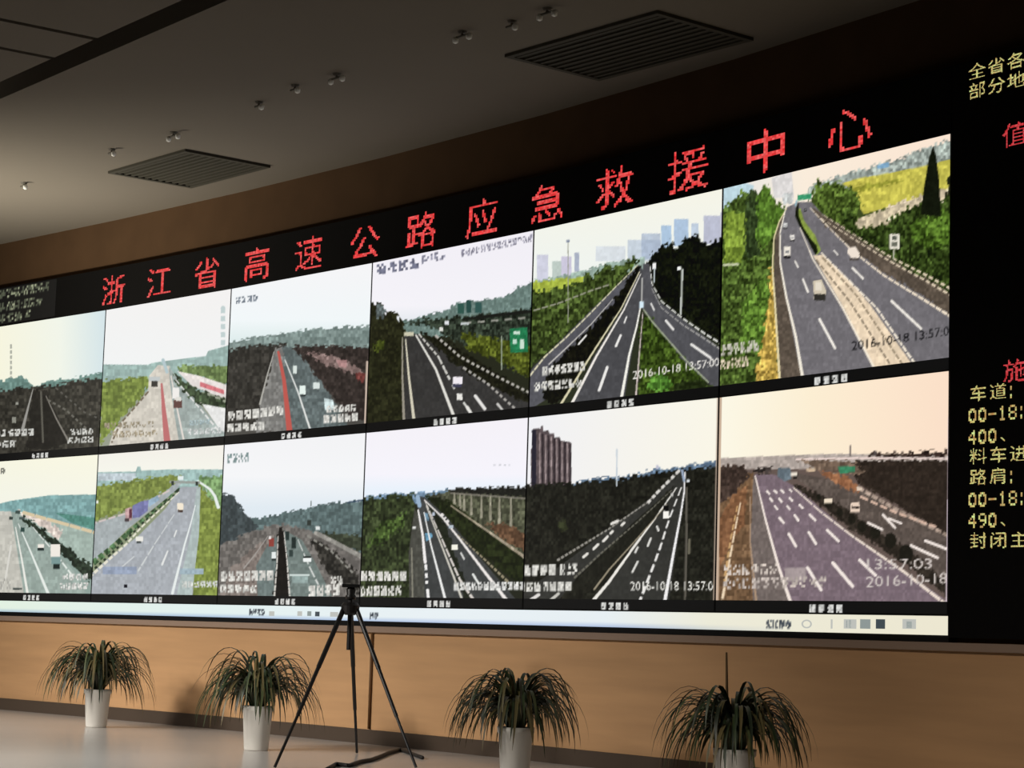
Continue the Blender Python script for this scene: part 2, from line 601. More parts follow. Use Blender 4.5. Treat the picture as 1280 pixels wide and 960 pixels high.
def t3(p):
    p.frame(280, 300, 4)
    p.grad([(150, (240, 240, 242)), (400, (236, 242, 244)), (500, (218, 232, 232))], 'y')
    p.poly((84, 82, 78), [(0, 540), (800, 520), (800, 990), (0, 990)])
    p.glyphs((110, 118, 128), 58, 304, 172, 286, 32, 4, 12, .62)
    p.poly((124, 140, 136), [(20, 512), (200, 480), (380, 452), (560, 436), (760, 428), (760, 560), (20, 560)], .14)
    p.poly((62, 60, 56), [(0, 560), (60, 545), (130, 530), (260, 520), (320, 520), (330, 900), (0, 960)], .2)
    p.poly((128, 127, 124), [(255, 540), (300, 530), (320, 700), (330, 960), (150, 960), (180, 830), (220, 690)], .12)
    p.line((170, 168, 160), (4, 10), [(250, 560), (215, 680), (180, 820)])
    p.poly((100, 110, 110), [(295, 530), (360, 550), (520, 760), (640, 960), (320, 960)], .12)
    p.poly((64, 57, 54), [(335, 530), (560, 530), (760, 540), (760, 900), (640, 900), (520, 760), (400, 600)], .18)
    p.poly((132, 112, 108), [(400, 560), (560, 580), (700, 660), (700, 700), (620, 660), (500, 620)], .22)
    p.poly((170, 130, 128), [(560, 600), (615, 600), (612, 640), (575, 632)], .1)
    p.poly((120, 70, 66), [(655, 660), (705, 668), (705, 715), (665, 705)], .2)
    p.line((192, 92, 84), (12, 30), [(272, 560), (300, 700), (328, 960)])
    p.line((222, 224, 220), (5, 10), [(305, 600), (370, 760), (435, 960)])
    p.rect((226, 238, 232), 378, 728, 408, 772); p.rect((214, 224, 220), 446, 712, 478, 744); p.rect((214, 224, 218), 345, 628, 364, 668)
    p.rect((52, 60, 60), 380, 772, 408, 782)
    p.poly((196, 212, 212), [(500, 790), (545, 800), (555, 850), (505, 850)], .1)
    p.line((196, 176, 160), 12, [(716, 610), (706, 960)])
    p.glyphs(W_, 18, 882, 300, 850, 46, 7, 13, .82)
    p.glyphs(W_, 14, 940, 205, 928, 40, 5, 14, .82)
    p.glyphs(W_, 510, 846, 662, 838, 34, 5, 15, .82)
    p.glyphs(W_, 495, 896, 672, 884, 40, 5, 16, .82)


def t4(p):
    p.frame(280, 300, 4)
    p.grad([(60, (238, 235, 242)), (330, (240, 238, 244)), (400, (226, 230, 236))], 'y')
    p.glyphs((126, 128, 150), 760, 148, 980, 112, 52, 4, 17, .6)
    p.glyphs((160, 160, 180), 985, 100, 1120, 70, 44, 3, 18, .5)
    p.frame(0, 0, 1)
    p.poly((50, 52, 40), [(440, 420), (700, 400), (700, 560), (440, 560)])
    p.glyphs((160, 158, 178), 575, 317, 666, 297, 9, 14, 19, .5)
    p.poly((110, 130, 124), [(495, 405), (530, 394), (558, 388), (572, 378), (590, 376), (612, 374), (633, 369), (650, 358), (672, 350), (672, 420), (495, 420)], .12, 2.5)
    p.rect((58, 92, 84), 572, 379, 580, 392); p.rect((52, 82, 78), 583, 375, 589, 391); p.rect((60, 92, 88), 594, 378, 602, 391)
    p.poly((56, 64, 54), [(505, 402), (530, 398), (600, 394), (672, 386), (672, 480), (600, 440), (540, 410)], .35, 2.5)
    p.line((40, 42, 38), 4, [(580, 399), (672, 388)])
    p.line((150, 150, 140), 2.5, [(580, 404), (672, 396)], dash=(9, 8))
    p.poly((84, 92, 38), [(575, 415), (620, 424), (672, 434), (672, 480), (630, 455), (585, 436)], .3, 2.5)
    p.poly((47, 48, 32), [(440, 386), (466, 378), (478, 380), (484, 392), (494, 390), (504, 405), (508, 420), (512, 560), (440, 560)], .28, 2.5)
    p.rect((110, 120, 120), 470, 381, 481, 398, .3); p.poly((70, 78, 34), [(466, 430), (478, 425), (480, 438), (468, 442)], .3)
    p.poly((64, 63, 62), [(505, 418), (522, 417), (560, 442), (610, 468), (675, 500), (675, 540), (505, 540)], .06)
    p.poly((38, 38, 28), [(524, 416), (545, 420), (590, 446), (640, 480), (675, 502), (675, 512), (620, 486), (570, 456)], .3, 2.5)
    p.line((150, 144, 130), (1.5, 3.5), [(503, 422), (503, 470), (505, 530)])
    p.line((208, 202, 180), (1.5, 4), [(507, 424), (511, 470), (518, 530)])
    p.line((222, 220, 212), (2, 4), [(520, 419), (545, 462), (571, 530)])
    p.line((200, 198, 190), (2, 3), [(524, 418), (548, 446), (562, 474)], dash=(5, 2))
    p.line((180, 176, 168), 3, [(545, 420), (575, 446), (620, 470), (660, 490)], dash=(4, 3))
    p.line((170, 166, 160), 3, [(580, 460), (610, 480), (645, 512)], dash=(4, 3))
    p.line((205, 204, 198), (2, 3), [(548, 446), (556, 462), (570, 490), (590, 518)], dash=(6, 7))
    p.rect((236, 230, 236), 566, 471, 578, 480); p.rect((70, 70, 90), 566, 480, 577, 484)
    p.rect((230, 228, 222), 571, 492, 578, 500); p.line((228, 226, 220), 4, [(584, 509), (590, 519)])
    p.line((226, 224, 220), 4, [(594, 495), (606, 511)]); p.line((200, 198, 194), 3, [(622, 505), (630, 515)])
    p.rect((220, 222, 226), 556, 401, 561, 406); p.rect((190, 196, 196), 576, 403, 586, 406); p.rect((220, 220, 214), 549, 409, 554, 414)
    p.rect((200, 196, 170), 505, 415, 517, 420)
    p.poly((46, 124, 84), [(637, 411), (659, 409), (660, 440), (638, 441)], .11, 2.2)
    p.rect((200, 222, 206), 642, 414, 650, 418); p.rect((190, 216, 200), 641, 424, 646, 430); p.rect((200, 222, 206), 650, 424, 655, 436)
    p.line((150, 160, 140), 1.5, [(627, 420), (627, 462)])
    p.line((226, 228, 222), 3, [(665, 412), (667, 425), (664, 443)])


def t5(p):
    p.frame(580, 260, 3.765)
    p.grad([(-100, (242, 240, 226)), (250, (236, 240, 234))], 'y')
    p.poly((56, 60, 46), [(280, 420), (760, 280), (1260, 280), (1260, 990), (280, 990)])
    hz = [((200, 200, 226), 343, 220, 396, 345), ((176, 194, 186), 415, 250, 458, 345), ((198, 190, 222), 458, 228, 506, 325), ((150, 160, 190), 520, 210, 542, 300),
          ((214, 222, 232), 620, 180, 760, 250), ((186, 200, 218), 770, 150, 925, 250), ((168, 184, 208), 835, 120, 925, 240), ((150, 186, 226), 928, 82, 976, 200),
          ((150, 182, 222), 988, 52, 1056, 180), ((178, 198, 226), 1070, 72, 1104, 170), ((170, 174, 204), 1128, 36, 1206, 170), ((180, 180, 206), 1206, 20, 1260, 180)]
    for c, *r in hz:
        p.rect([v * .96 for v in c], *r, noise=.04, alpha=.72)
    p.poly((150, 172, 160), [(330, 338), (420, 330), (560, 296), (640, 268), (760, 240), (850, 232), (850, 300), (330, 380)], .12)
    p.poly((170, 186, 74), [(300, 352), (450, 332), (560, 322), (560, 366), (430, 392), (300, 400)], .12)
    p.poly((70, 84, 44), [(300, 398), (440, 376), (560, 345), (560, 310), (600, 312), (600, 330), (660, 268), (690, 280), (760, 252), (800, 232), (835, 240), (780, 300), (700, 400), (560, 520), (300, 760)], .38, 2.6)
    p.line((150, 150, 132), 7, [(330, 482), (440, 450), (600, 388), (680, 362)], dash=(30, 8))
    p.line((150, 152, 136), 4, [(490, 160), (490, 540)])
    p.poly((29, 32, 22), [(862, 262), (895, 205), (945, 160), (955, 190), (975, 150), (990, 190), (1040, 150), (1050, 130), (1110, 130), (1112, 160), (1150, 168), (1190, 150), (1260, 150), (1260, 680), (1205, 640), (1100, 560), (980, 490), (900, 400), (880, 330)], .35, 2.6)
    p.poly((92, 92, 98), [(828, 262), (760, 330), (640, 440), (480, 600), (330, 745), (290, 800), (290, 960), (390, 900), (540, 740), (700, 520), (800, 330)], .06)
    p.poly((31, 31, 24), [(832, 265), (800, 300), (700, 440), (590, 570), (400, 760), (370, 900), (440, 930), (480, 880), (600, 690), (735, 480), (826, 320)], .3, 2.4)
    p.poly((82, 82, 85), [(832, 275), (745, 478), (610, 700), (490, 960), (745, 960), (800, 620), (834, 470), (846, 300)], .05)
    p.poly((88, 88, 92), [(842, 262), (872, 262), (884, 360), (920, 440), (1010, 510), (1230, 680), (1230, 860), (1180, 850), (1040, 730), (940, 610), (856, 490), (834, 470), (838, 380)], .05)
    p.poly((66, 84, 36), [(838, 505), (868, 508), (950, 610), (1040, 722), (1180, 850), (1180, 900), (815, 920), (826, 700)], .4, 2.6)
    p.poly((88, 132, 56), [(870, 800), (940, 780), (985, 840), (930, 870), (870, 850)], .3)
    p.poly((50, 60, 34), [(1000, 820), (1100, 800), (1180, 850), (1180, 900), (960, 900)], .3)
    p.line((216, 210, 178), (4, 8), [(818, 268), (700, 385), (600, 490), (480, 610), (380, 700), (310, 790)], dash=(30, 5))
    p.line((200, 196, 190), (3, 6), [(700, 430), (600, 545), (480, 660), (400, 735)])
    p.line((214, 206, 170), (4, 11), [(826, 300), (740, 472), (600, 690), (455, 925)])
    p.line((236, 230, 222), (4, 13), [(832, 310), (752, 480), (622, 700), (505, 925)])
    p.line((240, 238, 228), (4, 14), [(838, 330), (836, 440), (812, 560), (778, 690), (738, 910)])
    p.line((206, 190, 186), (3, 8), [(842, 490), (828, 650), (808, 900)])
    p.line((168, 176, 150), 6, [(845, 478), (890, 540), (960, 620), (1040, 712), (1150, 820)])
    p.line((226, 226, 220), (4, 9), [(876, 275), (884, 355), (930, 440), (1030, 520), (1140, 596), (1230, 650)], dash=(26, 8))
    p.line((170, 168, 164), (3, 8), [(884, 380), (930, 470), (1030, 550), (1140, 620), (1230, 680)], dash=(24, 6))
    for a, b, w in (((950, 530), (985, 572), 10), ((1070, 642), (1160, 705), 12), ((715, 650), (737, 600), 11), ((636, 858), (674, 750), 13), ((755, 540), (765, 512), 7), ((540, 640), (575, 600), 8), ((880, 450), (895, 480), 7)):
        p.line((232, 230, 226), w, [a, b])
    p.line((186, 190, 184), 9, [(1028, 290), (1020, 500)]); p.rect((238, 240, 236), 1004, 276, 1022, 292); p.rect((240, 240, 236), 888, 258, 904, 288)
    p.line((196, 206, 210), 6, [(896, 285), (894, 350)]); p.rect((130, 140, 160), 482, 150, 498, 162)
    p.rect((210, 232, 244), 826, 440, 846, 470)
    p.glyphs(W_, 366, 768, 572, 742, 42, 7, 21, .82)
    p.glyphs(W_, 328, 842, 555, 820, 42, 7, 22, .7)
    osd(p, '2016-10-18 13:57:00', (240, 236, 228), 791, 474, 899, 457, 10)


def t6(p):
    p.frame(880, 160, 3.2)
    p.grad([(80, (226, 226, 224)), (400, (246, 232, 214)), (900, (248, 226, 206))], 'x')
    p.poly((70, 82, 46), [(50, 420), (420, 320), (1010, 320), (1010, 1120), (50, 1120)])
    p.poly((188, 214, 224), [(60, 240), (150, 215), (200, 230), (180, 330), (60, 360)], .05)
    p.poly((220, 216, 214), [(270, 200), (350, 170), (360, 280), (280, 280)], .05)
    p.poly((156, 166, 158), [(420, 235), (520, 195), (640, 165), (760, 130), (860, 90), (1000, 40), (1000, 150), (880, 180), (560, 240), (420, 270)], .25)
    p.poly((120, 160, 190), [(690, 150), (740, 135), (740, 155), (695, 165)], .1)
    p.poly((198, 190, 84), [(550, 222), (620, 200), (700, 188), (900, 148), (1000, 120), (1000, 240), (880, 272), (640, 345), (610, 300), (600, 250)], .11)
    p.poly((150, 150, 60), [(570, 240), (700, 215), (800, 205), (790, 215), (640, 250), (600, 260)], .12)
    p.poly((206, 190, 160), [(600, 370), (690, 335), (780, 300), (880, 265), (1000, 230), (1000, 270), (860, 320), (720, 385), (610, 405)], .2)
    p.poly((80, 98, 46), [(420, 300), (440, 245), (455, 195), (470, 230), (540, 215), (600, 250), (635, 300), (612, 335), (606, 400), (560, 420), (440, 330)], .38, 2.6)
    p.poly((58, 72, 36), [(545, 330), (600, 330), (610, 395), (650, 400), (720, 385), (760, 350), (840, 305), (870, 310), (950, 290), (1000, 240), (1000, 680), (860, 590), (700, 490), (560, 420)], .42, 2.6)
    p.poly((98, 132, 50), [(820, 380), (960, 330), (1000, 340), (1000, 470), (900, 480), (830, 450)], .4, 2.6, .55)
    p.poly((32, 36, 26), [(917, 72), (928, 110), (940, 200), (948, 355), (866, 345), (880, 240), (900, 120)], .11, 2.4)
    p.poly((46, 50, 34), [(975, 200), (1000, 180), (1000, 290), (970, 270)], .3)
    # verge on the near side
    p.poly((76, 94, 46), [(60, 330), (160, 250), (300, 300), (335, 320), (290, 420), (272, 560), (290, 1030), (60, 1030)], .38, 2.8)
    p.poly((136, 160, 64), [(82, 350), (120, 335), (165, 340), (165, 480), (150, 540), (80, 540)], .25, 2.6, .8)
    p.poly((60, 74, 46), [(165, 520), (168, 300), (185, 245), (205, 245), (220, 330), (220, 520)], .28, 2.6)
    p.poly((92, 124, 52), [(212, 440), (214, 260), (240, 225), (262, 240), (290, 310), (330, 320), (290, 420), (240, 480)], .28, 2.6)
    p.line((190, 196, 160), 10, [(80, 548), (135, 545)])
    p.poly((92, 122, 52), [(150, 900), (150, 700), (240, 590), (260, 600), (255, 800), (220, 900)], .35, 2.6)
    p.poly((192, 160, 80), [(200, 1030), (235, 840), (262, 690), (262, 560), (282, 560), (300, 1030)], .3, 2.6)
    # carriageways
    p.poly((116, 113, 117), [(330, 318), (375, 296), (430, 296), (470, 340), (560, 410), (700, 500), (850, 590), (1000, 680), (1000, 1030), (300, 1030), (286, 700), (280, 560), (285, 440), (302, 375)], .05)
    p.poly((98, 88, 78), [(330, 320), (304, 400), (302, 520), (330, 690), (395, 1030), (300, 1030), (284, 700), (279, 560), (284, 440), (302, 375)], .1)
    p.poly((96, 86, 76), [(430, 310), (520, 375), (640, 455), (780, 545), (1000, 665), (1000, 760), (850, 655), (690, 560), (570, 465), (470, 375)], .12)
    p.line((226, 212, 166), (4, 10), [(330, 322), (300, 376), (280, 440), (274, 560), (284, 700), (304, 1030)])
    p.line((238, 230, 214), (4, 13), [(325, 330), (304, 420), (305, 540), (330, 680), (366, 830), (400, 1030)])
    p.poly((232, 210, 180), [(436, 510), (476, 508), (560, 590), (660, 700), (850, 970), (720, 1030), (560, 720)], .06)
    p.line((140, 126, 108), 8, [(450, 530), (580, 690), (770, 985)], dash=(20, 7))
    p.line((150, 134, 112), 8, [(476, 520), (610, 670), (820, 985)], dash=(20, 7))
    p.line((244, 232, 212), (4, 10), [(384, 400), (436, 525), (555, 720), (710, 1015)])
    p.line((244, 232, 212), (5, 10), [(470, 500), (560, 590), (690, 720), (862, 970)], dash=(26, 5))
    p.poly((136, 156, 74), [(385, 320), (400, 370), (445, 430), (468, 490), (450, 508), (425, 450), (385, 380), (372, 330)], .11)
    p.poly((34, 38, 26), [(380, 295), (368, 320), (364, 350), (380, 390), (410, 440), (445, 508), (455, 495), (450, 470), (425, 440), (396, 395), (378, 350)], .11)
    p.line((242, 226, 202), (3, 11), [(425, 320), (500, 398), (570, 468), (640, 528), (720, 590), (860, 675), (1000, 762)], dash=(24, 4))
    p.line((226, 208, 180), (3, 10), [(470, 362), (640, 470), (760, 542), (880, 606), (1000, 676)], dash=(18, 9))
    p.line((232, 214, 186), (3, 10), [(480, 350), (640, 452), (760, 524), (880, 584), (1000, 650)], dash=(18, 9))
    for a, b, w in (((396, 605), (416, 656), 8), ((462, 765), (524, 880), 10), ((364, 532), (376, 556), 6), ((594, 560), (636, 602), 8), ((750, 692), (868, 802), 10), ((520, 490), (534, 506), 6)):
        p.line((242, 236, 226), w, [a, b])
    def car(x0, y0, x1, y1, c):
        p.rect(c, x0, y0, x1, y1); h = y1 - y0
        p.rect((46, 44, 46), x0, y1 - h * .2, x1, y1 + h * .05)
        p.rect((140, 140, 140), x0 + (x1 - x0) * .2, y0 + h * .35, x1 - (x1 - x0) * .2, y0 + h * .58)
    car(320, 474, 346, 520, (236, 228, 214)); car(344, 428, 362, 452, (238, 232, 224)); car(318, 380, 333, 402, (226, 226, 222)); car(400, 322, 412, 334, (70, 70, 72))
    p.poly((206, 194, 172), [(436, 612), (470, 606), (488, 650), (486, 690), (440, 688)]); p.rect((60, 58, 54), 440, 664, 486, 690); p.rect((226, 216, 198), 446, 616, 470, 650)
    p.poly((236, 222, 206), [(576, 478), (606, 474), (622, 500), (620, 528), (592, 524), (574, 500)]); p.rect((90, 84, 80), 582, 520, 620, 530)
    p.rect((226, 220, 204), 742, 424, 782, 484); p.rect((96, 100, 90), 752, 432, 772, 448); p.rect((110, 112, 100), 750, 456, 774, 474)
    p.line((180, 178, 160), 5, [(760, 485), (758, 525)])
    p.poly((70, 160, 116), [(374, 268), (430, 262), (430, 284), (374, 290)], .1); p.line((150, 190, 200), 6, [(370, 290), (366, 310)])
    p.rect((196, 200, 198), 318, 264, 354, 300, .12)
    osd(p, '2016-10-18 13:57:0', (30, 30, 32), 1065, 438, 1186, 419, 11)
    p.glyphs((220, 216, 200), 66, 890, 222, 868, 44, 6, 23, .6)
    p.glyphs((244, 226, 198), 60, 948, 180, 930, 40, 4, 24, .6)


def b1(p):
    p.frame(0, 540, 4.362)
    p.grad([(100, (244, 242, 220)), (350, (240, 240, 226))], 'y')
    p.poly((140, 160, 152), [(-300, 440), (560, 440), (560, 990), (-300, 990)])
    p.glyphs((150, 150, 140), -30, 214, 32, 212, 34, 2, 25, .6)
    p.poly((126, 166, 166), [(-300, 392), (0, 390), (60, 375), (180, 358), (270, 345), (540, 340), (540, 560), (400, 500), (100, 450), (-300, 470)], .1)
    p.poly((92, 142, 130), [(300, 440), (540, 470), (540, 540), (400, 500)], .1)
    p.poly((192, 190, 180), [(-300, 430), (60, 432), (150, 880), (-300, 880)], .05)
    p.poly((150, 166, 158), [(60, 435), (110, 440), (300, 640), (440, 800), (470, 880), (130, 880)], .06)
    p.poly((162, 180, 170), [(110, 440), (300, 480), (540, 555), (540, 760), (430, 690), (300, 600)], .06)
    p.poly((214, 200, 190), [(90, 425), (240, 468), (340, 540), (320, 590), (260, 540)], .12)
    p.line((214, 196, 160), 18, [(130, 440), (320, 492), (530, 552)], dash=(60, 5))
    p.poly((48, 58, 48), [(95, 440), (150, 470), (330, 600), (430, 680), (540, 760), (540, 860), (440, 770), (330, 660), (270, 605), (120, 480)], .3)
    p.line((230, 230, 222), (5, 14), [(85, 520), (118, 690), (150, 880)])
    p.line((226, 232, 226), (4, 16), [(100, 500), (170, 660), (262, 880)])
    p.line((226, 232, 226), (4, 10), [(180, 520), (300, 660), (400, 790)], dash=(40, 10))
    p.line((214, 212, 204), 10, [(60, 620), (30, 800)])
    for r in ((276, 612, 328, 680), (206, 612, 240, 632)):
        p.rect((236, 230, 220), *r)
    p.rect((40, 52, 52), 204, 632, 240, 646); p.rect((120, 150, 148), 280, 680, 330, 720); p.rect((40, 50, 48), 290, 720, 326, 746); p.rect((56, 78, 74), 112, 520, 134, 545)
    p.rect((70, 84, 80), 84, 428, 110, 446); p.rect((60, 70, 66), 50, 462, 70, 478); p.rect((80, 90, 88), 104, 464, 136, 476); p.rect((70, 78, 76), 70, 850, 120, 860)
    p.glyphs((238, 238, 232), 338, 792, 482, 790, 36, 4, 26, .74)
    p.glyphs((238, 238, 232), 324, 842, 484, 838, 36, 5, 27, .74)
    p.glyphs((212, 210, 200), -30, 830, 60, 828, 60, 3, 28, .7)


def b2(p):
    p.frame(0, 540, 4.362)
    p.grad([(80, (238, 234, 226)), (210, (240, 240, 230))], 'y')
    p.poly((140, 150, 120), [(450, 320), (1260, 320), (1260, 990), (450, 990)])
    p.poly((156, 186, 182), [(500, 220), (740, 215), (750, 188), (765, 188), (770, 210), (930, 204), (1250, 204), (1250, 330), (500, 330)], .08)
    p.rect((186, 198, 204), 535, 225, 740, 265, .1)
    p.poly((126, 140, 74), [(500, 300), (640, 275), (800, 250), (930, 235), (985, 245), (960, 300), (850, 345), (700, 425), (500, 490)], .16, 2.8)
    p.poly((118, 150, 100), [(1085, 240), (1250, 235), (1250, 480), (1180, 400), (1090, 290)], .18)
    p.poly((164, 172, 174), [(1000, 262), (940, 290), (900, 330), (700, 445), (500, 500), (500, 720), (600, 625), (700, 525), (960, 320)], .05)
    p.poly((128, 142, 72), [(1085, 280), (1130, 350), (1180, 400), (1250, 470), (1250, 900), (1040, 900), (1075, 560)], .14, 2.8)
    p.line((206, 192, 190), 10, [(920, 320), (700, 440), (520, 495)], dash=(40, 14))
    p.poly((166, 171, 177), [(985, 300), (1082, 298), (1090, 420), (1070, 620), (1050, 900), (490, 900), (490, 780), (600, 680), (750, 570), (900, 420)], .05)
    p.poly((172, 186, 184), [(1072, 300), (1094, 300), (1085, 560), (1045, 900), (960, 900), (1040, 560)], .05)
    p.line((76, 104, 72), (10, 34), [(975, 310), (880, 395), (790, 470), (700, 550), (600, 640), (500, 720)], dash=(30, 12), noise=.35)
    p.line((50, 60, 50), (6, 14), [(975, 320), (880, 405), (790, 485), (700, 575), (600, 670), (500, 760)], dash=(16, 16))
    p.line((226, 222, 204), (5, 16), [(975, 328), (860, 435), (770, 520), (690, 610), (600, 690), (500, 780)], dash=(26, 10))
    p.line((226, 232, 230), (5, 15), [(1065, 400), (1040, 500), (1005, 620), (940, 880)])
    p.line((202, 206, 206), (4, 9), [(950, 450), (850, 600), (755, 755)], dash=(60, 8))
    p.line((222, 224, 222), (8, 12), [(914, 650), (884, 722)]); p.line((222, 224, 222), 8, [(962, 538), (950, 570)]); p.line((200, 204, 206), 7, [(730, 680), (660, 740)])
    p.line((228, 234, 230), (10, 18), [(1080, 268), (1145, 312), (1172, 350), (1190, 410)])
    p.line((150, 156, 150), 14, [(930, 272), (1085, 276)]); p.rect((60, 66, 60), 934, 268, 948, 290); p.rect((60, 66, 60), 1066, 270, 1080, 292)
    p.rect((222, 232, 232), 970, 240, 1000, 262)
    p.poly((122, 124, 172), [(722, 402), (770, 378), (810, 372), (805, 430), (760, 465), (722, 470)], .1)
    p.poly((150, 176, 196), [(810, 372), (860, 345), (870, 370), (810, 410)], .1)
    p.poly((196, 160, 160), [(682, 420), (716, 408), (718, 480), (684, 488)], .1); p.rect((104, 60, 72), 704, 420, 720, 470); p.rect((80, 70, 72), 680, 470, 704, 488)
    p.rect((240, 228, 206), 966, 388, 1000, 424); p.rect((84, 70, 64), 970, 424, 998, 438); p.rect((232, 230, 222), 740, 570, 780, 596); p.rect((70, 76, 76), 744, 596, 770, 606)
    p.rect((232, 234, 224), 514, 374, 536, 390)
    p.rect((146, 158, 180), 560, 735, 745, 775, .06); p.rect((156, 176, 186), 980, 745, 1110, 775, .06); p.rect((30, 30, 40), 676, 832, 694, 850)
    p.glyphs((232, 236, 230), 990, 832, 1190, 828, 34, 6, 29, .8)


def b3(p):
    p.frame(260, 520, 4)
    p.grad([(100, (238, 238, 240)), (300, (240, 241, 243)), (460, (220, 230, 238))], 'y')
    p.poly((96, 94, 90), [(30, 560), (800, 540), (800, 990), (30, 990)])
    p.glyphs((112, 130, 130), 95, 212, 206, 204, 46, 4, 30, .6)
    p.poly((96, 112, 112), [(200, 522), (350, 490), (480, 462), (620, 436), (790, 420), (790, 700), (600, 640), (200, 640)], .14)
    p.line((60, 78, 96), 8, [(700, 432), (790, 418)])
    p.poly((72, 80, 82), [(40, 395), (90, 392), (130, 402), (165, 452), (215, 516), (250, 560), (190, 680), (40, 700)], .14)
    p.poly((112, 108, 104), [(40, 660), (200, 585), (340, 540), (420, 545), (560, 590), (790, 700), (790, 960), (40, 960)], .14)
    p.poly((70, 76, 62), [(560, 580), (790, 600), (790, 680), (700, 660), (600, 610)], .2)
    p.poly((60, 58, 54), [(515, 620), (600, 655), (700, 740), (760, 800), (760, 900), (640, 830), (560, 720)], .3)
    p.poly((116, 128, 124), [(380, 570), (470, 620), (540, 740), (620, 900), (400, 930)], .08)
    p.poly((128, 118, 112), [(330, 600), (250, 640), (120, 760), (60, 900), (330, 930)], .14)
    p.poly((112, 124, 122), [(345, 600), (300, 640), (240, 750), (250, 930), (335, 930)], .08)
    p.line((160, 154, 148), (3, 8), [(300, 600), (230, 700), (180, 760)])
    p.line((150, 147, 140), 22, [(540, 585), (640, 635), (770, 705)], noise=.15)
    p.line((140, 138, 130), 10, [(500, 600), (620, 680), (720, 780)], dash=(20, 14))
    p.poly((36, 33, 30), [(352, 545), (376, 560), (395, 700), (412, 930), (325, 930), (345, 720)], .2)
    p.line((210, 206, 198), (4, 9), [(380, 580), (395, 720), (410, 920)], dash=(30, 5)); p.line((206, 202, 194), (4, 9), [(350, 600), (345, 740), (330, 920)], dash=(30, 5))
    p.line((206, 210, 206), (4, 9), [(450, 620), (510, 760), (550, 840)], dash=(60, 12))
    p.rect((226, 232, 230), 318, 680, 340, 712); p.rect((50, 60, 58), 318, 712, 340, 724); p.rect((146, 72, 64), 304, 612, 330, 652); p.rect((230, 224, 220), 304, 600, 316, 616)
    p.rect((234, 238, 236), 476, 710, 516, 730); p.rect((44, 52, 50), 476, 700, 516, 711); p.rect((46, 56, 54), 418, 606, 440, 662); p.rect((50, 62, 60), 388, 576, 406, 620); p.rect((60, 72, 70), 405, 670, 425, 704)
    p.rect((220, 224, 222), 538, 552, 560, 570); p.rect((60, 66, 62), 496, 520, 516, 548); p.line((130, 140, 138), 6, [(515, 425), (515, 450)])
    p.rect((150, 170, 166), 420, 790, 500, 836, .1)
    p.glyphs(W_, 62, 802, 330, 796, 50, 7, 31, .85); p.glyphs(W_, 58, 862, 246, 866, 40, 5, 32, .85)
    p.glyphs(W_, 612, 826, 676, 822, 46, 2, 33, .7); p.glyphs(W_, 500, 876, 662, 868, 54, 4, 34, .85)
    p.line((200, 212, 208), 8, [(410, 795), (505, 795)])


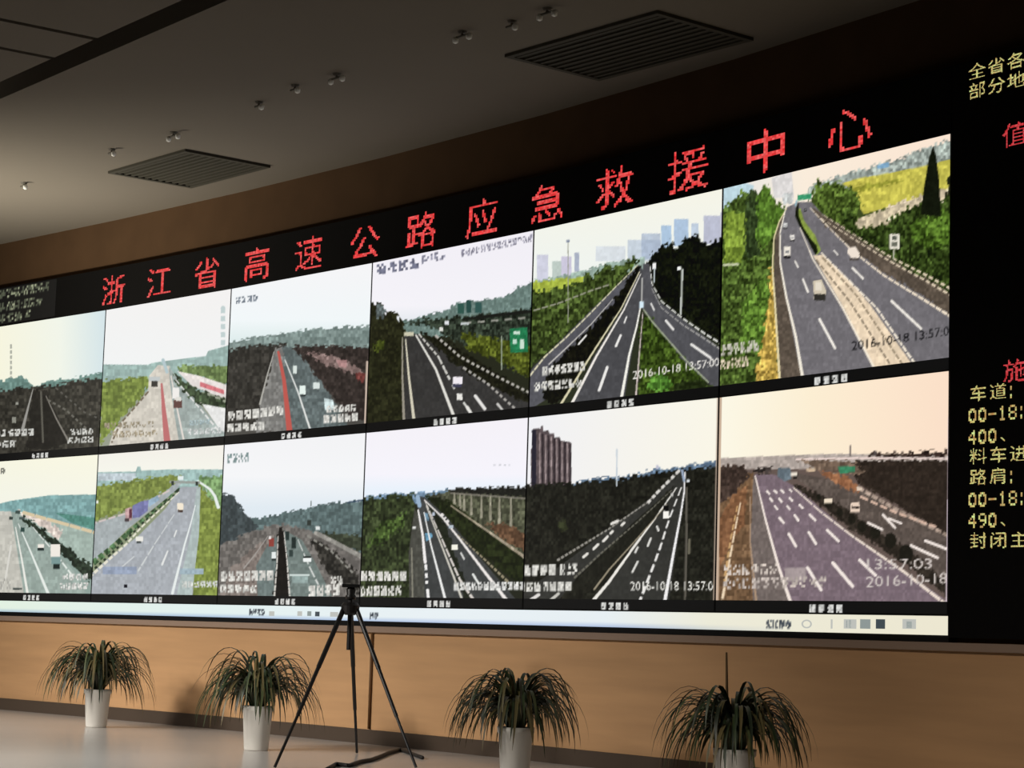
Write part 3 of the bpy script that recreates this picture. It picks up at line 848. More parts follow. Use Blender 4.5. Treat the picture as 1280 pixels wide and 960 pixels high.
def b4(p):
    p.frame(440, 500, 3.555)
    p.grad([(60, (240, 236, 242)), (330, (241, 239, 247)), (400, (228, 237, 247))], 'y')
    p.poly((48, 50, 40), [(0, 450), (820, 450), (820, 990), (0, 990)])
    p.line((196, 198, 204), 6, [(630, 289), (700, 289)], dash=(10, 12))
    p.poly((120, 146, 172), [(30, 430), (120, 425), (125, 418), (200, 418), (280, 412), (420, 398), (540, 396), (540, 450), (30, 470)], .15)
    p.poly((58, 66, 44), [(20, 436), (120, 432), (272, 418), (282, 470), (262, 580), (256, 700), (268, 960), (0, 960)], .32, 2.8)
    p.poly((76, 98, 48), [(110, 560), (200, 520), (240, 500), (230, 560), (150, 630), (70, 650)], .4, 2.8, .6)
    p.poly((82, 84, 68), [(330, 420), (430, 405), (800, 395), (800, 720), (700, 650), (600, 580), (430, 480)], .25, 2.8)
    p.poly((44, 44, 40), [(420, 396), (800, 384), (800, 434), (440, 412)], .15)
    p.line((120, 116, 106), 8, [(440, 414), (800, 440)])
    for x, y in ((455, 470), (480, 482), (498, 494), (530, 506), (575, 520), (615, 530), (655, 545), (706, 560)):
        p.line((148, 144, 126), (7, 13), [(x, 416 + (x - 440) * .08), (x, y)], noise=.12)
    p.poly((104, 80, 62), [(590, 545), (680, 550), (800, 600), (800, 690), (690, 630)], .2)
    p.poly((44, 50, 30), [(320, 425), (420, 440), (500, 500), (600, 590), (760, 690), (800, 720), (800, 860), (700, 790), (560, 680), (430, 540)], .3, 2.8)
    p.poly((82, 82, 76), [(278, 480), (302, 540), (322, 690), (335, 960), (255, 960), (252, 680)], .1)
    p.poly((72, 74, 74), [(284, 425), (325, 432), (420, 520), (560, 690), (740, 900), (740, 960), (325, 960), (318, 690), (300, 540)], .06)
    p.poly((44, 48, 38), [(330, 450), (420, 560), (470, 720), (540, 900), (505, 900), (430, 700), (350, 500)], .15)
    p.line((150, 176, 200), 18, [(292, 430), (300, 470)]); p.rect((110, 160, 190), 326, 590, 354, 624, .15); p.rect((100, 130, 150), 318, 500, 340, 540, .2)
    p.line((236, 232, 230), (7, 14), [(294, 490), (314, 600), (325, 720)]); p.line((236, 234, 232), 12, [(328, 735), (332, 812)], dash=(22, 12)); p.line((236, 234, 232), 13, [(336, 845), (340, 890)])
    p.line((234, 234, 232), (4, 12), [(320, 500), (350, 640), (418, 900)])
    p.line((206, 202, 190), (4, 10), [(330, 470), (380, 600), (450, 780), (492, 895)])
    p.line((214, 206, 200), (4, 12), [(325, 450), (400, 620), (480, 800), (545, 895)], dash=(40, 6))
    p.line((236, 230, 226), (5, 15), [(322, 445), (400, 520), (480, 620), (590, 765), (695, 900)])
    p.line((150, 140, 116), (4, 12), [(470, 600), (580, 700), (690, 805)], dash=(16, 6))
    p.line((164, 152, 132), (6, 14), [(440, 470), (600, 580), (770, 700)], noise=.15)
    p.line((226, 228, 224), 10, [(538, 775), (560, 812)]); p.line((210, 210, 206), 8, [(484, 680), (498, 706)])
    p.rect((242, 240, 226), 442, 642, 470, 666); p.rect((180, 190, 206), 356, 498, 368, 514); p.rect((180, 190, 200), 430, 556, 450, 570)
    p.line((226, 222, 220), 14, [(400, 510), (425, 540)], dash=(8, 8))
    p.line((130, 128, 116), 7, [(265, 660), (270, 900)]); p.rect((220, 220, 216), 268, 562, 284, 574)
    p.glyphs(W_, 36, 782, 245, 782, 42, 6, 35, .85); p.glyphs(W_, 30, 850, 222, 846, 44, 6, 36, .7)
    p.glyphs((244, 244, 240), 450, 828, 770, 826, 36, 12, 37, .85)


def b5(p):
    p.frame(640, 480, 3.31)
    p.grad([(60, (236, 236, 240)), (850, (246, 242, 226))], 'x')
    p.poly((43, 43, 37), [(-20, 440), (900, 420), (900, 990), (-20, 990)])
    p.poly((92, 82, 84), [(78, 440), (78, 270), (86, 262), (86, 186), (118, 184), (120, 174), (128, 174), (130, 196), (150, 190), (156, 206), (174, 204), (176, 222), (198, 220), (202, 234), (240, 240), (246, 244), (246, 440)], .1)
    p.rect((50, 48, 60), 82, 190, 100, 440)
    for k, x in enumerate((112, 136, 160, 182, 204, 226)):
        p.rect((148, 132, 132), x, 200 + k * 9, x + 6, 412, .1); p.rect((56, 48, 52), x + 12, 205 + k * 9, x + 18, 440)
    p.poly((98, 118, 140), [(246, 410), (340, 392), (480, 378), (600, 350), (690, 340), (760, 330), (900, 318), (900, 400), (246, 440)], .2)
    p.poly((43, 43, 37), [(0, 425), (80, 420), (250, 412), (450, 392), (600, 366), (680, 356), (740, 350), (900, 340), (900, 960), (0, 960)], .28, 2.8)
    p.poly((58, 62, 44), [(190, 580), (215, 555), (230, 600), (200, 610)], .2)
    p.poly((62, 62, 59), [(680, 365), (600, 450), (350, 640), (40, 870), (0, 960), (140, 960), (270, 800), (500, 575), (664, 430)], .06)
    p.poly((62, 62, 59), [(690, 358), (716, 358), (712, 450), (690, 620), (640, 960), (300, 960), (410, 810), (620, 520)], .05)
    p.poly((44, 44, 38), [(676, 420), (560, 530), (420, 680), (280, 800), (310, 860), (420, 780), (600, 545)], .15)
    p.line((150, 146, 138), (4, 10), [(688, 366), (560, 490), (400, 600), (190, 728)], dash=(14, 5))
    p.line((110, 108, 98), (4, 9), [(660, 440), (520, 570), (380, 690), (260, 800)], dash=(16, 5))
    p.line((214, 210, 204), 12, [(690, 360), (640, 410), (600, 450), (555, 500)], dash=(16, 12))
    for a, b in (((412, 578), (438, 566)), ((378, 650), (395, 632)), ((338, 682), (356, 664)), ((296, 716), (312, 702)), ((408, 618), (416, 610)), ((454, 584), (464, 574))):
        p.line((224, 220, 212), 11, [a, b])
    p.line((232, 228, 220), (4, 14), [(680, 430), (600, 545), (500, 680), (400, 820), (328, 905)])
    p.line((150, 140, 120), (3, 8), [(640, 500), (500, 660), (400, 770), (340, 850)])
    for a, b in (((574, 640), (562, 670)), ((520, 735), (498, 778)), ((600, 590), (606, 606)), ((520, 676), (510, 696))):
        p.line((214, 212, 206), 9, [a, b])
    p.line((228, 226, 222), (5, 12), [(700, 430), (650, 560), (612, 680), (578, 770), (530, 895)], dash=(34, 14))
    p.line((238, 236, 236), (5, 14), [(716, 366), (712, 450), (698, 540), (668, 700), (630, 910)])
    p.line((150, 166, 190), 10, [(704, 358), (712, 400)])
    p.line((96, 92, 84), 9, [(722, 430), (722, 640), (715, 905)]); p.line((110, 106, 92), 10, [(734, 645), (732, 700)]); p.rect((210, 214, 216), 722, 394, 734, 406)
    p.rect((244, 240, 232), 626, 526, 650, 556); p.rect((22, 20, 22), 626, 502, 648, 524); p.rect((190, 188, 184), 656, 452, 668, 466)
    p.line((196, 206, 214), 6, [(434, 270), (433, 420)]); p.rect((190, 190, 206), 596, 336, 606, 352)
    p.rect((60, 66, 64), 0, 470, 55, 640, .2)
    p.rect((180, 172, 120), 0, 640, 40, 690, .3)
    p.line((222, 218, 214), 14, [(66, 902), (110, 872)]); p.line((196, 194, 186), 12, [(155, 898), (192, 868)])
    p.glyphs(W_, 46, 772, 184, 768, 44, 4, 38, .85); p.glyphs(W_, 196, 768, 272, 764, 46, 3, 39, .6); p.glyphs(W_, -40, 842, 250, 836, 38, 9, 40, .82)
    osd(p, '2016-10-18 13:57:0', W_, 788, 738, 891, 738, 11)
    p.line((186, 166, 148), 9, [(853, 50), (844, 500), (835, 960)])


def b6(p):
    p.frame(880, 440, 2.595)
    p.grad([(40, (250, 244, 226)), (350, (250, 234, 206)), (780, (248, 220, 196))], 'x')
    p.poly((106, 92, 86), [(20, 352), (820, 352), (820, 860), (20, 860)])
    p.poly((176, 164, 156), [(40, 345), (200, 338), (300, 334), (420, 330), (795, 336), (795, 380), (40, 380)], .1)
    p.poly((58, 46, 42), [(530, 334), (560, 320), (570, 330), (700, 324), (795, 320), (795, 340), (530, 342)], .3)
    p.line((110, 100, 98), 5, [(475, 305), (475, 336)]); p.rect((90, 82, 80), 550, 322, 560, 336)
    p.line((236, 214, 206), 6, [(300, 348), (520, 344), (795, 346)])
    p.poly((58, 50, 44), [(470, 352), (795, 352), (795, 600), (640, 505), (500, 425)], .16, 2.8)
    p.poly((120, 102, 88), [(300, 350), (480, 352), (520, 390), (470, 400), (360, 380)], .2)
    p.poly((116, 92, 70), [(30, 362), (165, 392), (165, 480), (165, 820), (30, 820)], .16)
    p.poly((74, 62, 56), [(30, 366), (130, 372), (150, 400), (90, 470), (30, 500)], .22)
    p.poly((132, 96, 70), [(90, 470), (140, 430), (130, 560), (80, 640), (40, 720), (40, 560)], .16)
    p.poly((116, 106, 102), [(160, 398), (178, 420), (240, 680), (280, 820), (160, 820), (150, 640)], .08)
    p.poly((98, 88, 82), [(260, 385), (340, 400), (500, 432), (620, 520), (800, 600), (800, 800), (640, 660), (430, 500)], .1)
    p.poly((124, 109, 117), [(162, 396), (230, 398), (300, 440), (470, 585), (640, 705), (800, 815), (800, 830), (280, 830), (240, 690), (200, 540)], .06)
    p.poly((150, 104, 76), [(370, 385), (470, 405), (505, 440), (495, 455), (430, 430)], .14)
    p.poly((58, 52, 46), [(285, 425), (330, 440), (430, 490), (560, 575), (700, 670), (800, 760), (800, 800), (660, 695), (480, 575), (330, 465)], .22)
    for x, y, r in ((480, 542, 13), (512, 566, 15), (556, 585, 17), (605, 612, 20), (655, 655, 24), (440, 520, 11), (402, 496, 10), (372, 470, 8)):
        p.poly((44, 42, 36), [(x + r * math.cos(a), y + r * 1.3 * math.sin(a)) for a in np.linspace(0, 6.28, 10)], .1)
    p.line((232, 208, 176), (4, 9), [(118, 490), (100, 580), (80, 690), (58, 810)], dash=(40, 6))
    p.line((200, 160, 110), (4, 8), [(108, 500), (88, 600), (66, 740)], dash=(20, 10))
    p.line((170, 142, 118), (3, 7), [(150, 470), (150, 620), (170, 815)])
    p.line((240, 226, 216), (4, 11), [(166, 402), (200, 545), (240, 690), (282, 815)])
    p.line((232, 216, 202), (4, 11), [(290, 440), (380, 520), (480, 596), (650, 714), (780, 815)], dash=(40, 3))
    p.line((168, 148, 134), 12, [(500, 440), (640, 520), (800, 600)], dash=(20, 6), noise=.15)
    p.line((214, 180, 160), 8, [(510, 470), (620, 520), (760, 570)], dash=(24, 10))
    for a, b, w in (((205, 452), (212, 460), 7), ((228, 450), (236, 456), 7), ((250, 448), (258, 455), 7), ((278, 446), (284, 452), 6), ((214, 474), (222, 484), 7), ((244, 476), (252, 486), 7), ((278, 474), (286, 482), 7),
                    ((230, 500), (238, 510), 7), ((270, 500), (278, 510), 7), ((310, 496), (320, 506), 7), ((245, 538), (258, 554), 8), ((294, 530), (306, 546), 8), ((343, 528), (361, 546), 8),
                    ((275, 590), (298, 630), 9), ((340, 585), (363, 622), 9), ((400, 578), (436, 613), 9), ((336, 700), (380, 772), 10), ((418, 684), (482, 760), 11), ((505, 675), (556, 724), 10),
                    ((580, 528), (620, 570), 8), ((532, 554), (578, 576), 8), ((672, 628), (758, 668), 9), ((718, 612), (795, 642), 9), ((600, 540), (640, 556), 7)):
        p.line((240, 228, 220), w, [a, b])
    p.poly((70, 140, 104), [(434, 372), (490, 370), (490, 390), (440, 394)], .1)
    p.rect((236, 220, 196), 390, 476, 416, 490); p.poly((230, 206, 186), [(476, 490), (504, 486), (506, 518), (474, 520)]); p.rect((70, 60, 56), 478, 500, 504, 508)
    p.poly((104, 116, 124), [(240, 376), (280, 376), (284, 412), (262, 420), (238, 404)], .1); p.rect((232, 222, 206), 282, 390, 302, 402); p.rect((50, 46, 44), 290, 402, 302, 412)
    p.rect((60, 54, 52), 165, 372, 218, 394, .3); p.rect((206, 180, 150), 332, 378, 360, 388)
    p.rect((220, 200, 180), 496, 438, 512, 450)
    p.rect((164, 150, 150), 262, 700, 330, 745, .04)
    p.glyphs((226, 212, 200), 62, 708, 240, 702, 34, 6, 41, .55); p.glyphs((220, 206, 196), 60, 752, 400, 744, 34, 11, 42, .5)
    osd(p, '13:57:03', (206, 196, 190), 1084, 712, 1165, 711, 13)
    osd(p, '2016-10-18', (206, 196, 190), 1083, 734, 1184, 729, 13)
    p.line((214, 196, 206), 7, [(799, 50), (793, 480), (788, 830)])
    p.line((200, 174, 150), 16, [(52, 30), (44, 480), (38, 860)])


FEEDS = {('top', 6): (t1, 'wall screen showing a dim dark road under a tall cream and blue sky'),
         ('top', 5): (t2, 'wall screen showing a bright pale road with a red stripe and green verge'),
         ('top', 4): (t3, 'wall screen showing a blurred dark road with a long red stripe'),
         ('top', 3): (t4, 'wall screen showing a dark motorway with a green road sign beside it'),
         ('top', 2): (t5, 'wall screen showing a motorway with a slip road and hazy blue towers'),
         ('top', 1): (t6, 'wall screen showing a curving motorway beside a yellow field and dark conifer'),
         ('bottom', 6): (b1, 'wall screen showing a pale teal road with trucks and a dark hedge'),
         ('bottom', 5): (b2, 'wall screen showing a pale grey road with grass verges and a purple lorry'),
         ('bottom', 4): (b3, 'wall screen showing a busy road between grey hills with a dark median'),
         ('bottom', 3): (b4, 'wall screen showing a dark road beside a long raised viaduct'),
         ('bottom', 2): (b5, 'wall screen showing a dark motorway and a tall purple tower block'),
         ('bottom', 1): (b6, 'wall screen showing a wide purple road under a cream sky')}
ZT, ZM, ZB, ZBOT = 2.7752, 1.4752, .1693, .0498
CAP = .070


def project(P3):
    d = P3 / K
    d = d - np.array((0, 0, EYE))
    a = d @ np.array(RIGHT); b = d @ np.array(UP); c = d @ np.array(FWD)
    u, v = F_PX * a / c, -F_PX * b / c
    return 640 + u * cr - v * sr, 480 + u * sr + v * cr


def picture_grid(name, s0, s1, z0, z1, off, nx, ny, paint, parent, fi, local=False):
    """a screen face whose points carry the colours of the picture"""
    A = np.array(P(s0, z0, off, fi)); B = np.array(P(s1, z0, off, fi)); T = np.array(P(s0, z1, off, fi)) - A
    def pos(u, v):
        return A + (B - A) * u[..., None] + T * v[..., None]
    u, v = np.meshgrid(np.linspace(0, 1, nx), np.linspace(0, 1, ny))
    acc = 0
    for du in (-.25, .25):
        for dv in (-.25, .25):
            uu, vv = u + du / nx, v + dv / ny
            if local:
                X, Y = s0 + (s1 - s0) * uu, -(z0 + (z1 - z0) * vv)
            else:
                X, Y = project(pos(uu, vv))
            pt = Painter(X, Y)
            paint(pt)
            acc = acc + pt.C
    V = acc / 4
    if not local:
        g = V.mean(-1, keepdims=True)
        V = g + (V - g) * .93
        V = np.clip(np.where(V < 130, (V - 130) * 1.16 + 130, (V - 130) * 1.04 + 130), 8, 252)
    C = lin(V)
    co = pos(u, v).reshape(-1, 3)
    me = bpy.data.meshes.new(name)
    idx = np.arange(nx * ny).reshape(ny, nx)
    q = np.stack([idx[:-1, :-1], idx[:-1, 1:], idx[1:, 1:], idx[1:, :-1]], -1).reshape(-1, 4)
    me.vertices.add(len(co)); me.vertices.foreach_set('co', co.astype(np.float32).ravel())
    me.loops.add(q.size); me.loops.foreach_set('vertex_index', q.ravel().astype(np.int32))
    me.polygons.add(len(q)); me.polygons.foreach_set('loop_start', np.arange(0, q.size, 4, dtype=np.int32))
    me.update(calc_edges=True)
    at = me.color_attributes.new('picture', 'FLOAT_COLOR', 'POINT')
    rgba = np.ones((len(co), 4), np.float32); rgba[:, :3] = C.reshape(-1, 3)
    at.data.foreach_set('color', rgba.ravel())
    me.materials.append(M['screen'])
    return link(bpy.data.objects.new(name, me), parent)


# lettering -----------------------------------------------------------------
def letters(name, body, s, z, h, stretch, mat, off, parent, align='LEFT', slant=0.0):
    """flat lit lettering of height h on the display face, starting (or centred) at s, z"""
    cu = bpy.data.curves.new('lettering', 'FONT')
    cu.body = body
    cu.size = h * K
    cu.align_x = align
    cu.resolution_u = 2
    ob = bpy.data.objects.new('lettering', cu)
    COL.objects.link(ob)
    bpy.context.view_layer.update()
    me = bpy.data.meshes.new_from_object(ob.evaluated_get(bpy.context.evaluated_depsgraph_get()))
    bpy.data.objects.remove(ob)
    bpy.data.curves.remove(cu)
    i, _ = facet(s)
    d, n = facet_frame(i)
    o = P(s, z, off)
    xs = Vector((d[0] * stretch, d[1] * stretch, 0)); ys = Vector((0, 0, 1))
    for v in me.vertices:
        v.co = o + xs * v.co.x + ys * v.co.y
    me.name = name
    me.materials.clear(); me.materials.append(mat)
    return link(bpy.data.objects.new(name, me), parent)


DOTS = {'0': (' ### ', '## ##', '#   #', '#   #', '#   #', '## ##', ' ### '), '1': ('  #  ', ' ##  ', '  #  ', '  #  ', '  #  ', '  #  ', ' ### '),
        '4': ('   # ', '  ## ', ' # # ', '#  # ', '#####', '   # ', '   # '), '8': (' ### ', '#   #', '#   #', ' ### ', '#   #', '#   #', ' ### '),
        '9': (' ### ', '#   #', '#   #', ' ####', '    #', '   # ', ' ##  '), '-': ('     ', '     ', '#####', '     ', '     ', '     '),
        ':': ('    ', ' #  ', ' #  ', '    ', '    ', ' #  ', ' #  ')}


def led_char(name, ch, s, z, h, stretch, rgb, off, parent, dots=20, jitter=.4):
    """one character built of square lit dots; s, z is its centre"""
    cu = bpy.data.curves.new('lettering', 'FONT')
    cu.body = ch; cu.size = 1.0; cu.resolution_u = 3
    ob = bpy.data.objects.new('lettering', cu)
    COL.objects.link(ob)
    bpy.context.view_layer.update()
    me = bpy.data.meshes.new_from_object(ob.evaluated_get(bpy.context.evaluated_depsgraph_get()))
    bpy.data.objects.remove(ob); bpy.data.curves.remove(cu)
    V = np.array([v.co[:2] for v in me.vertices])
    me.calc_loop_triangles()
    T = [tuple(t.vertices) for t in me.loop_triangles]
    bpy.data.meshes.remove(me)
    if ord(ch) > 1000:
        x0, y0, size = -.02, -.14, 1.04
    else:
        x0, y0, size = 0.0, -.06, .9
    x1 = V[:, 0].max()
    nx = dots if ord(ch) > 1000 else max(3, int(math.ceil((x1 + .04) / size * dots)))
    sub = 3
    n = nx * sub, dots * sub
    gx, gy = np.meshgrid(x0 + (np.arange(n[0]) + .5) * size / dots / sub, y0 + (np.arange(n[1]) + .5) * size / dots / sub)
    ins = np.zeros(gx.shape, bool)
    for a, b, c in T:
        ax, ay = V[a]; bx, by = V[b]; cx, cy = V[c]
        d1 = (bx - ax) * (gy - ay) - (by - ay) * (gx - ax)
        d2 = (cx - bx) * (gy - by) - (cy - by) * (gx - bx)
        d3 = (ax - cx) * (gy - cy) - (ay - cy) * (gx - cx)
        ins |= ((d1 >= 0) & (d2 >= 0) & (d3 >= 0)) | ((d1 <= 0) & (d2 <= 0) & (d3 <= 0))
    cov = ins.reshape(dots, sub, nx, sub).mean((1, 3))
    if ch in DOTS:
        rows = DOTS[ch]
        dots, nx = 8, 6
        cov = np.zeros((dots, nx))
        for a, row in enumerate(rows):
            for b, q in enumerate(row):
                cov[len(rows) - 1 - a, b] = q == '#'
    fi = facet(s)[0]
    rr = random.Random(ord(ch))
    verts, faces, cols = {}, [], []
    vl = []
    u = h / dots
    def vid(i, j):
        if (i, j) not in verts:
            verts[(i, j)] = len(vl)
            vl.append(P(s + ((i - nx / 2) * u) * stretch, z + (j - dots / 2) * u, off, fi))
        return verts[(i, j)]
    fc = []
    for j in range(dots):
        for i in range(nx):
            if cov[j, i] > .47:
                faces.append((vid(i, j), vid(i + 1, j), vid(i + 1, j + 1), vid(i, j + 1)))
                f = rr.uniform(1 - jitter, 1.0)
                g = rr.random() * jitter
                fc.append([min(255, rgb[0] * (f * .5 + .5)), min(255, rgb[1] * f + 110 * g), min(255, rgb[2] * f + 100 * g)])
    me = bpy.data.meshes.new(name)
    me.from_pydata(vl, [], faces)
    at = me.color_attributes.new('picture', 'FLOAT_COLOR', 'CORNER')
    at.data.foreach_set('color', np.array([list(lin(c)) + [1] for c in fc for _ in range(4)], np.float32).ravel())
    me.materials.append(M['screen'])
    link(bpy.data.objects.new(name, me), parent)
    return nx * u * stretch


# ------------------------------------------------------------------ picture panels
CAPX = {('top', 6): (50, 567), ('top', 5): (199, 556), ('top', 4): (364, 544), ('top', 3): (556, 527), ('top', 2): (775, 504), ('top', 1): (1038, 472),
        ('bottom', 6): (39, 743), ('bottom', 5): (191, 748), ('bottom', 4): (356, 753), ('bottom', 3): (548, 756), ('bottom', 2): (768, 759), ('bottom', 1): (1032, 760)}
for (row, c), (fn, desc) in FEEDS.items():
    s0, s1 = -CW * c, -CW * (c - 1)
    z0, z1 = (ZM, ZT) if row == 'top' else (ZB, ZM)
    fi = S0 - c
    g = .008
    root = thing('video_panel', P((s0 + s1) / 2, z0, 0, fi), desc, 'screen', 'video wall panels')
    bm = bmesh.new(); facet_box(bm, s0 + .001, s1 - .001, z0 + .001, z1 - .001, -.045, -.004, fi)
    mesh_obj('housing', bm, M['black'], root)
    picture_grid('picture', s0 + g, s1 - g, z0 + CAP, z1 - .004, 0, 230, 170, fn, root, fi)
    cs, cz = on_wall(*CAPX[(row, c)])

    def cap(p, cs=cs, cz=z0 + CAP * .36):
        p.fill((14, 14, 14))
        w = .30
        p.glyphs((236, 236, 232), cs - w / 2, -cz, cs + w / 2, -cz, .05, 4, int(-cs * 1000) % 977, .9, .2)
    cb = picture_grid('caption_bar', s0 + g, s1 - g, z0 + .004, z0 + CAP, 0, 240, 12, cap, root, fi, True)
# ------------------------------------------------------------------ bright toolbar strip under the panels
bar = thing('toolbar_screen', P(-CW * 2.5, ZBOT, 0), 'long thin white toolbar screen strip below all the road pictures', 'screen strip')
bm = bmesh.new(); strip_box(bm, S0 - 6, S0, .026, ZB - .002, -.045, -.006); mesh_obj('housing', bm, M['black'], bar)


def bar_paint(p):
    p.grad([(-12, (226, 240, 222)), (-8, (226, 240, 238)), (-5, (232, 240, 244)), (-3, (230, 238, 242)), (-2, (236, 234, 216)), (0, (236, 230, 208))], 'x')
    d = np.clip((p.Y + ZBOT + .045) / .04, 0, 1)[..., None] * np.clip((-p.X - 1.2) / 1.5, 0, 1)[..., None]
    p.C = p.C * (1 - d * np.array((.28, .22, .08)))
    for (px, py), n in (((957, 780), 4), ((311, 765), 4), ((462, 770), 2)):
        s, z = on_wall(px, py)
        p.glyphs((60, 66, 74), s, -z, s + .058 * n, -z, .05, n, n + px, .62)


for c in range(6, 0, -1):
    picture_grid('bar_picture', -CW * c, -CW * (c - 1), ZBOT + .012, ZB - .006, 0, 220, 14, bar_paint, bar, S0 - c, True)


def icon(name, px, py, w, h, mat, ring=False):
    s, z = on_wall(px, py)
    bm = bmesh.new()
    fi = facet(s)[0]
    if ring:
        n = 20
        rings = [[bm.verts.new(P(s + r * w * math.cos(k * 2 * math.pi / n), z + r * h * math.sin(k * 2 * math.pi / n), .004, fi)) for k in range(n)] for r in (.34, .5)]
        for k in range(n):
            bm.faces.new((rings[0][k], rings[0][(k + 1) % n], rings[1][(k + 1) % n], rings[1][k]))
    else:
        facet_box(bm, s - w / 2, s + w / 2, z - h / 2, z + h / 2, .001, .004, fi)
    return mesh_obj(name, bm, mat, bar)


icon('round_button', 1009, 780, .09, .05, M['icon'], True)
for x, m_, w in ((1040, 'icon', .012), (1063, 'icon', .10), (1082, 'iconmid', .08), (1101, 'icondark', .07), (1137, 'icon', .10)):
    icon('button', x, 780, w, .052, M[m_])
icon('button', 1063, 780, .018, .045, M['iconmid']); icon('button', 1059, 780, .010, .04, M['iconmid']); icon('button', 1137, 781, .04, .036, M['iconmid'])
for x, y, m_, w in ((340, 767, 'icon', .07), (375, 767, 'icon', .06), (387, 767, 'iconmid', .05), (397, 767.5, 'icondark', .055), (418, 768, 'icon', .10)):
    icon('button', x, y, w, .036, M[m_])

# ------------------------------------------------------------------ title board above the panels
LT = 3.15
board = thing('title_board', P(-CW * 3, ZT, 0), 'long black board with red lettering above the road pictures', 'sign board')
bm = bmesh.new(); strip_box(bm, S0 - 7, S0, ZT + .001, LT, -.045, 0); mesh_obj('board', bm, M['ledblack'], board)
TITLE = '浙江省高速公路应急救援中心'
for k, ch in enumerate(TITLE):
    s = -9.638 + (9.638 - .81) * k / 12
    led_char('red_character', ch, s, 2.942, .30, 1.42, (250, 62, 64), .004, board, 22)


def small_rows(p):
    p.fill((14, 13, 13))
    for z, sa, sb, n in ((3.084, -11.62, -10.72, 7), (2.957, -11.62, -10.82, 6), (2.845, -11.62, -11.02, 4)):
        p.glyphs((70, 74, 60), sa, -z, sb, -z, .085, n, n + 60, .5)
        p.glyphs((128, 132, 108), sa + .1, -z, sb, -z, .085, n, n + 70, .12)


picture_grid('small_lettering', -11.68, -10.6, 2.79, 3.14, .002, 120, 40, small_rows, board, S0 - 6, True)

# ------------------------------------------------------------------ notice board to the right of the panels
nb = thing('notice_board', P(1.4, ZBOT, 0), 'tall black notice board with lines of yellow and red lettering', 'sign board')
bm = bmesh.new(); facet_box(bm, .004, CW * 2 - .01, ZBOT, LT, -.045, 0, S0); mesh_obj('board', bm, M['ledblack'], nb)


YEL, RED = (214, 198, 116), (214, 46, 54)


def notice(text, px, py, h, rgb, name, step):
    s, z = on_wall(px, py)
    for ch in text:
        wide = ord(ch) > 255
        w = step if wide else step / 2
        led_char(name, ch, s + w / 2, z, h if wide else h * .92, 1.42 if wide else 1.02, rgb, .004, nb, 22)
        s += w


notice('全省各', 1210, 92, .096, YEL, 'yellow_character', .140)
notice('部分地', 1210, 116, .096, YEL, 'yellow_character', .140)
notice('值', 1252, 172, .14, RED, 'red_character', .2)
notice('施', 1252, 465, .13, RED, 'red_character', .2)
for txt, y in (('车道:', 493), ('00-18:', 519), ('400、', 546), ('料车进', 571), ('路肩:', 597), ('00-18:', 624), ('490、', 650), ('封闭主', 676)):
    notice(txt, 1211, y, .094, YEL, 'yellow_character', .142)

# ------------------------------------------------------------------ ceiling fittings
wd = np.array((.640, -.768)); wn = np.array((.768, .640))       # along the wall, across


def vent(cx, cy, L, D, label):
    c = Vector((cx * K, cy * K, (ZC + EYE) * K))
    root = thing('ceiling_vent', c, label, 'vent', 'ceiling vents')
    def q(a, b, z):
        p = np.array((cx, cy)) + vd * a + vn * b
        return Vector((p[0] * K, p[1] * K, (ZC + z + EYE) * K))
    vd, vn = wd, wn
    def vbox(bm, a0, a1, b0, b1, z0, z1):
        hexa(bm, [q(a0, b0, z0), q(a1, b0, z0), q(a1, b1, z0), q(a0, b1, z0), q(a0, b0, z1), q(a1, b0, z1), q(a1, b1, z1), q(a0, b1, z1)])
    l, d, t = L / 2, D / 2, .04
    bm = bmesh.new()
    vbox(bm, -l, l, -d, -d + t, -.02, 0); vbox(bm, -l, l, d - t, d, -.02, 0); vbox(bm, -l, -l + t, -d + t, d - t, -.02, 0); vbox(bm, l - t, l, -d + t, d - t, -.02, 0)
    mesh_obj('frame', bm, M['vent'], root)
    bm = bmesh.new(); vbox(bm, -l + t, l - t, -d + t, d - t, -.006, 0); mesh_obj('backing', bm, M['ventdark'], root)
    n = 11
    bm = bmesh.new()
    for k in range(n):
        b = -d + t + (D - 2 * t) * (k + .5) / n
        vbox(bm, -l + t, l - t, b - .012, b + .012, -.016, -.006)
    mesh_obj('louvre', bm, M['vent'], root)


vent(-2.63, 16.86, 1.18, .78, 'dark square ceiling vent above the first red characters')
vent(.64, 12.90, 1.38, .80, 'larger dark ceiling vent high above the last red characters')


def spot(px, py, twin, label):
    c = on_level(px, py, ZC)
    root = thing('ceiling_spotlight', c, label, 'spotlight', 'small ceiling spotlights')
    bm = bmesh.new()
    lathe(bm, [(.022 * K, -.014 * K), (.03 * K, 0)], c, 16); mesh_obj('base', bm, M['fit'], root)
    d3 = Vector((wd[0], wd[1], 0))
    hs = (-.065, .065) if twin else (.03,)
    bm = bmesh.new()
    a = c + d3 * (hs[0] * K) + Vector((0, 0, -.03 * K)); b = c + d3 * ((hs[-1] if twin else -.05) * K) + Vector((0, 0, -.03 * K))
    tube(bm, [a, b], .008 * K, 8); tube(bm, [c + Vector((0, 0, -.012 * K)), c + Vector((0, 0, -.034 * K))], .008 * K, 8)
    mesh_obj('arm', bm, M['fit'], root)
    for h in hs:
        e = c + d3 * (h * K) + Vector((0, 0, -.028 * K))
        bm = bmesh.new()
        lathe(bm, [(.006 * K, -.036 * K), (.017 * K, -.03 * K), (.02 * K, -.008 * K), (.012 * K, .004 * K)], e, 14)
        mesh_obj('lamp_head', bm, M['white'], root, True)


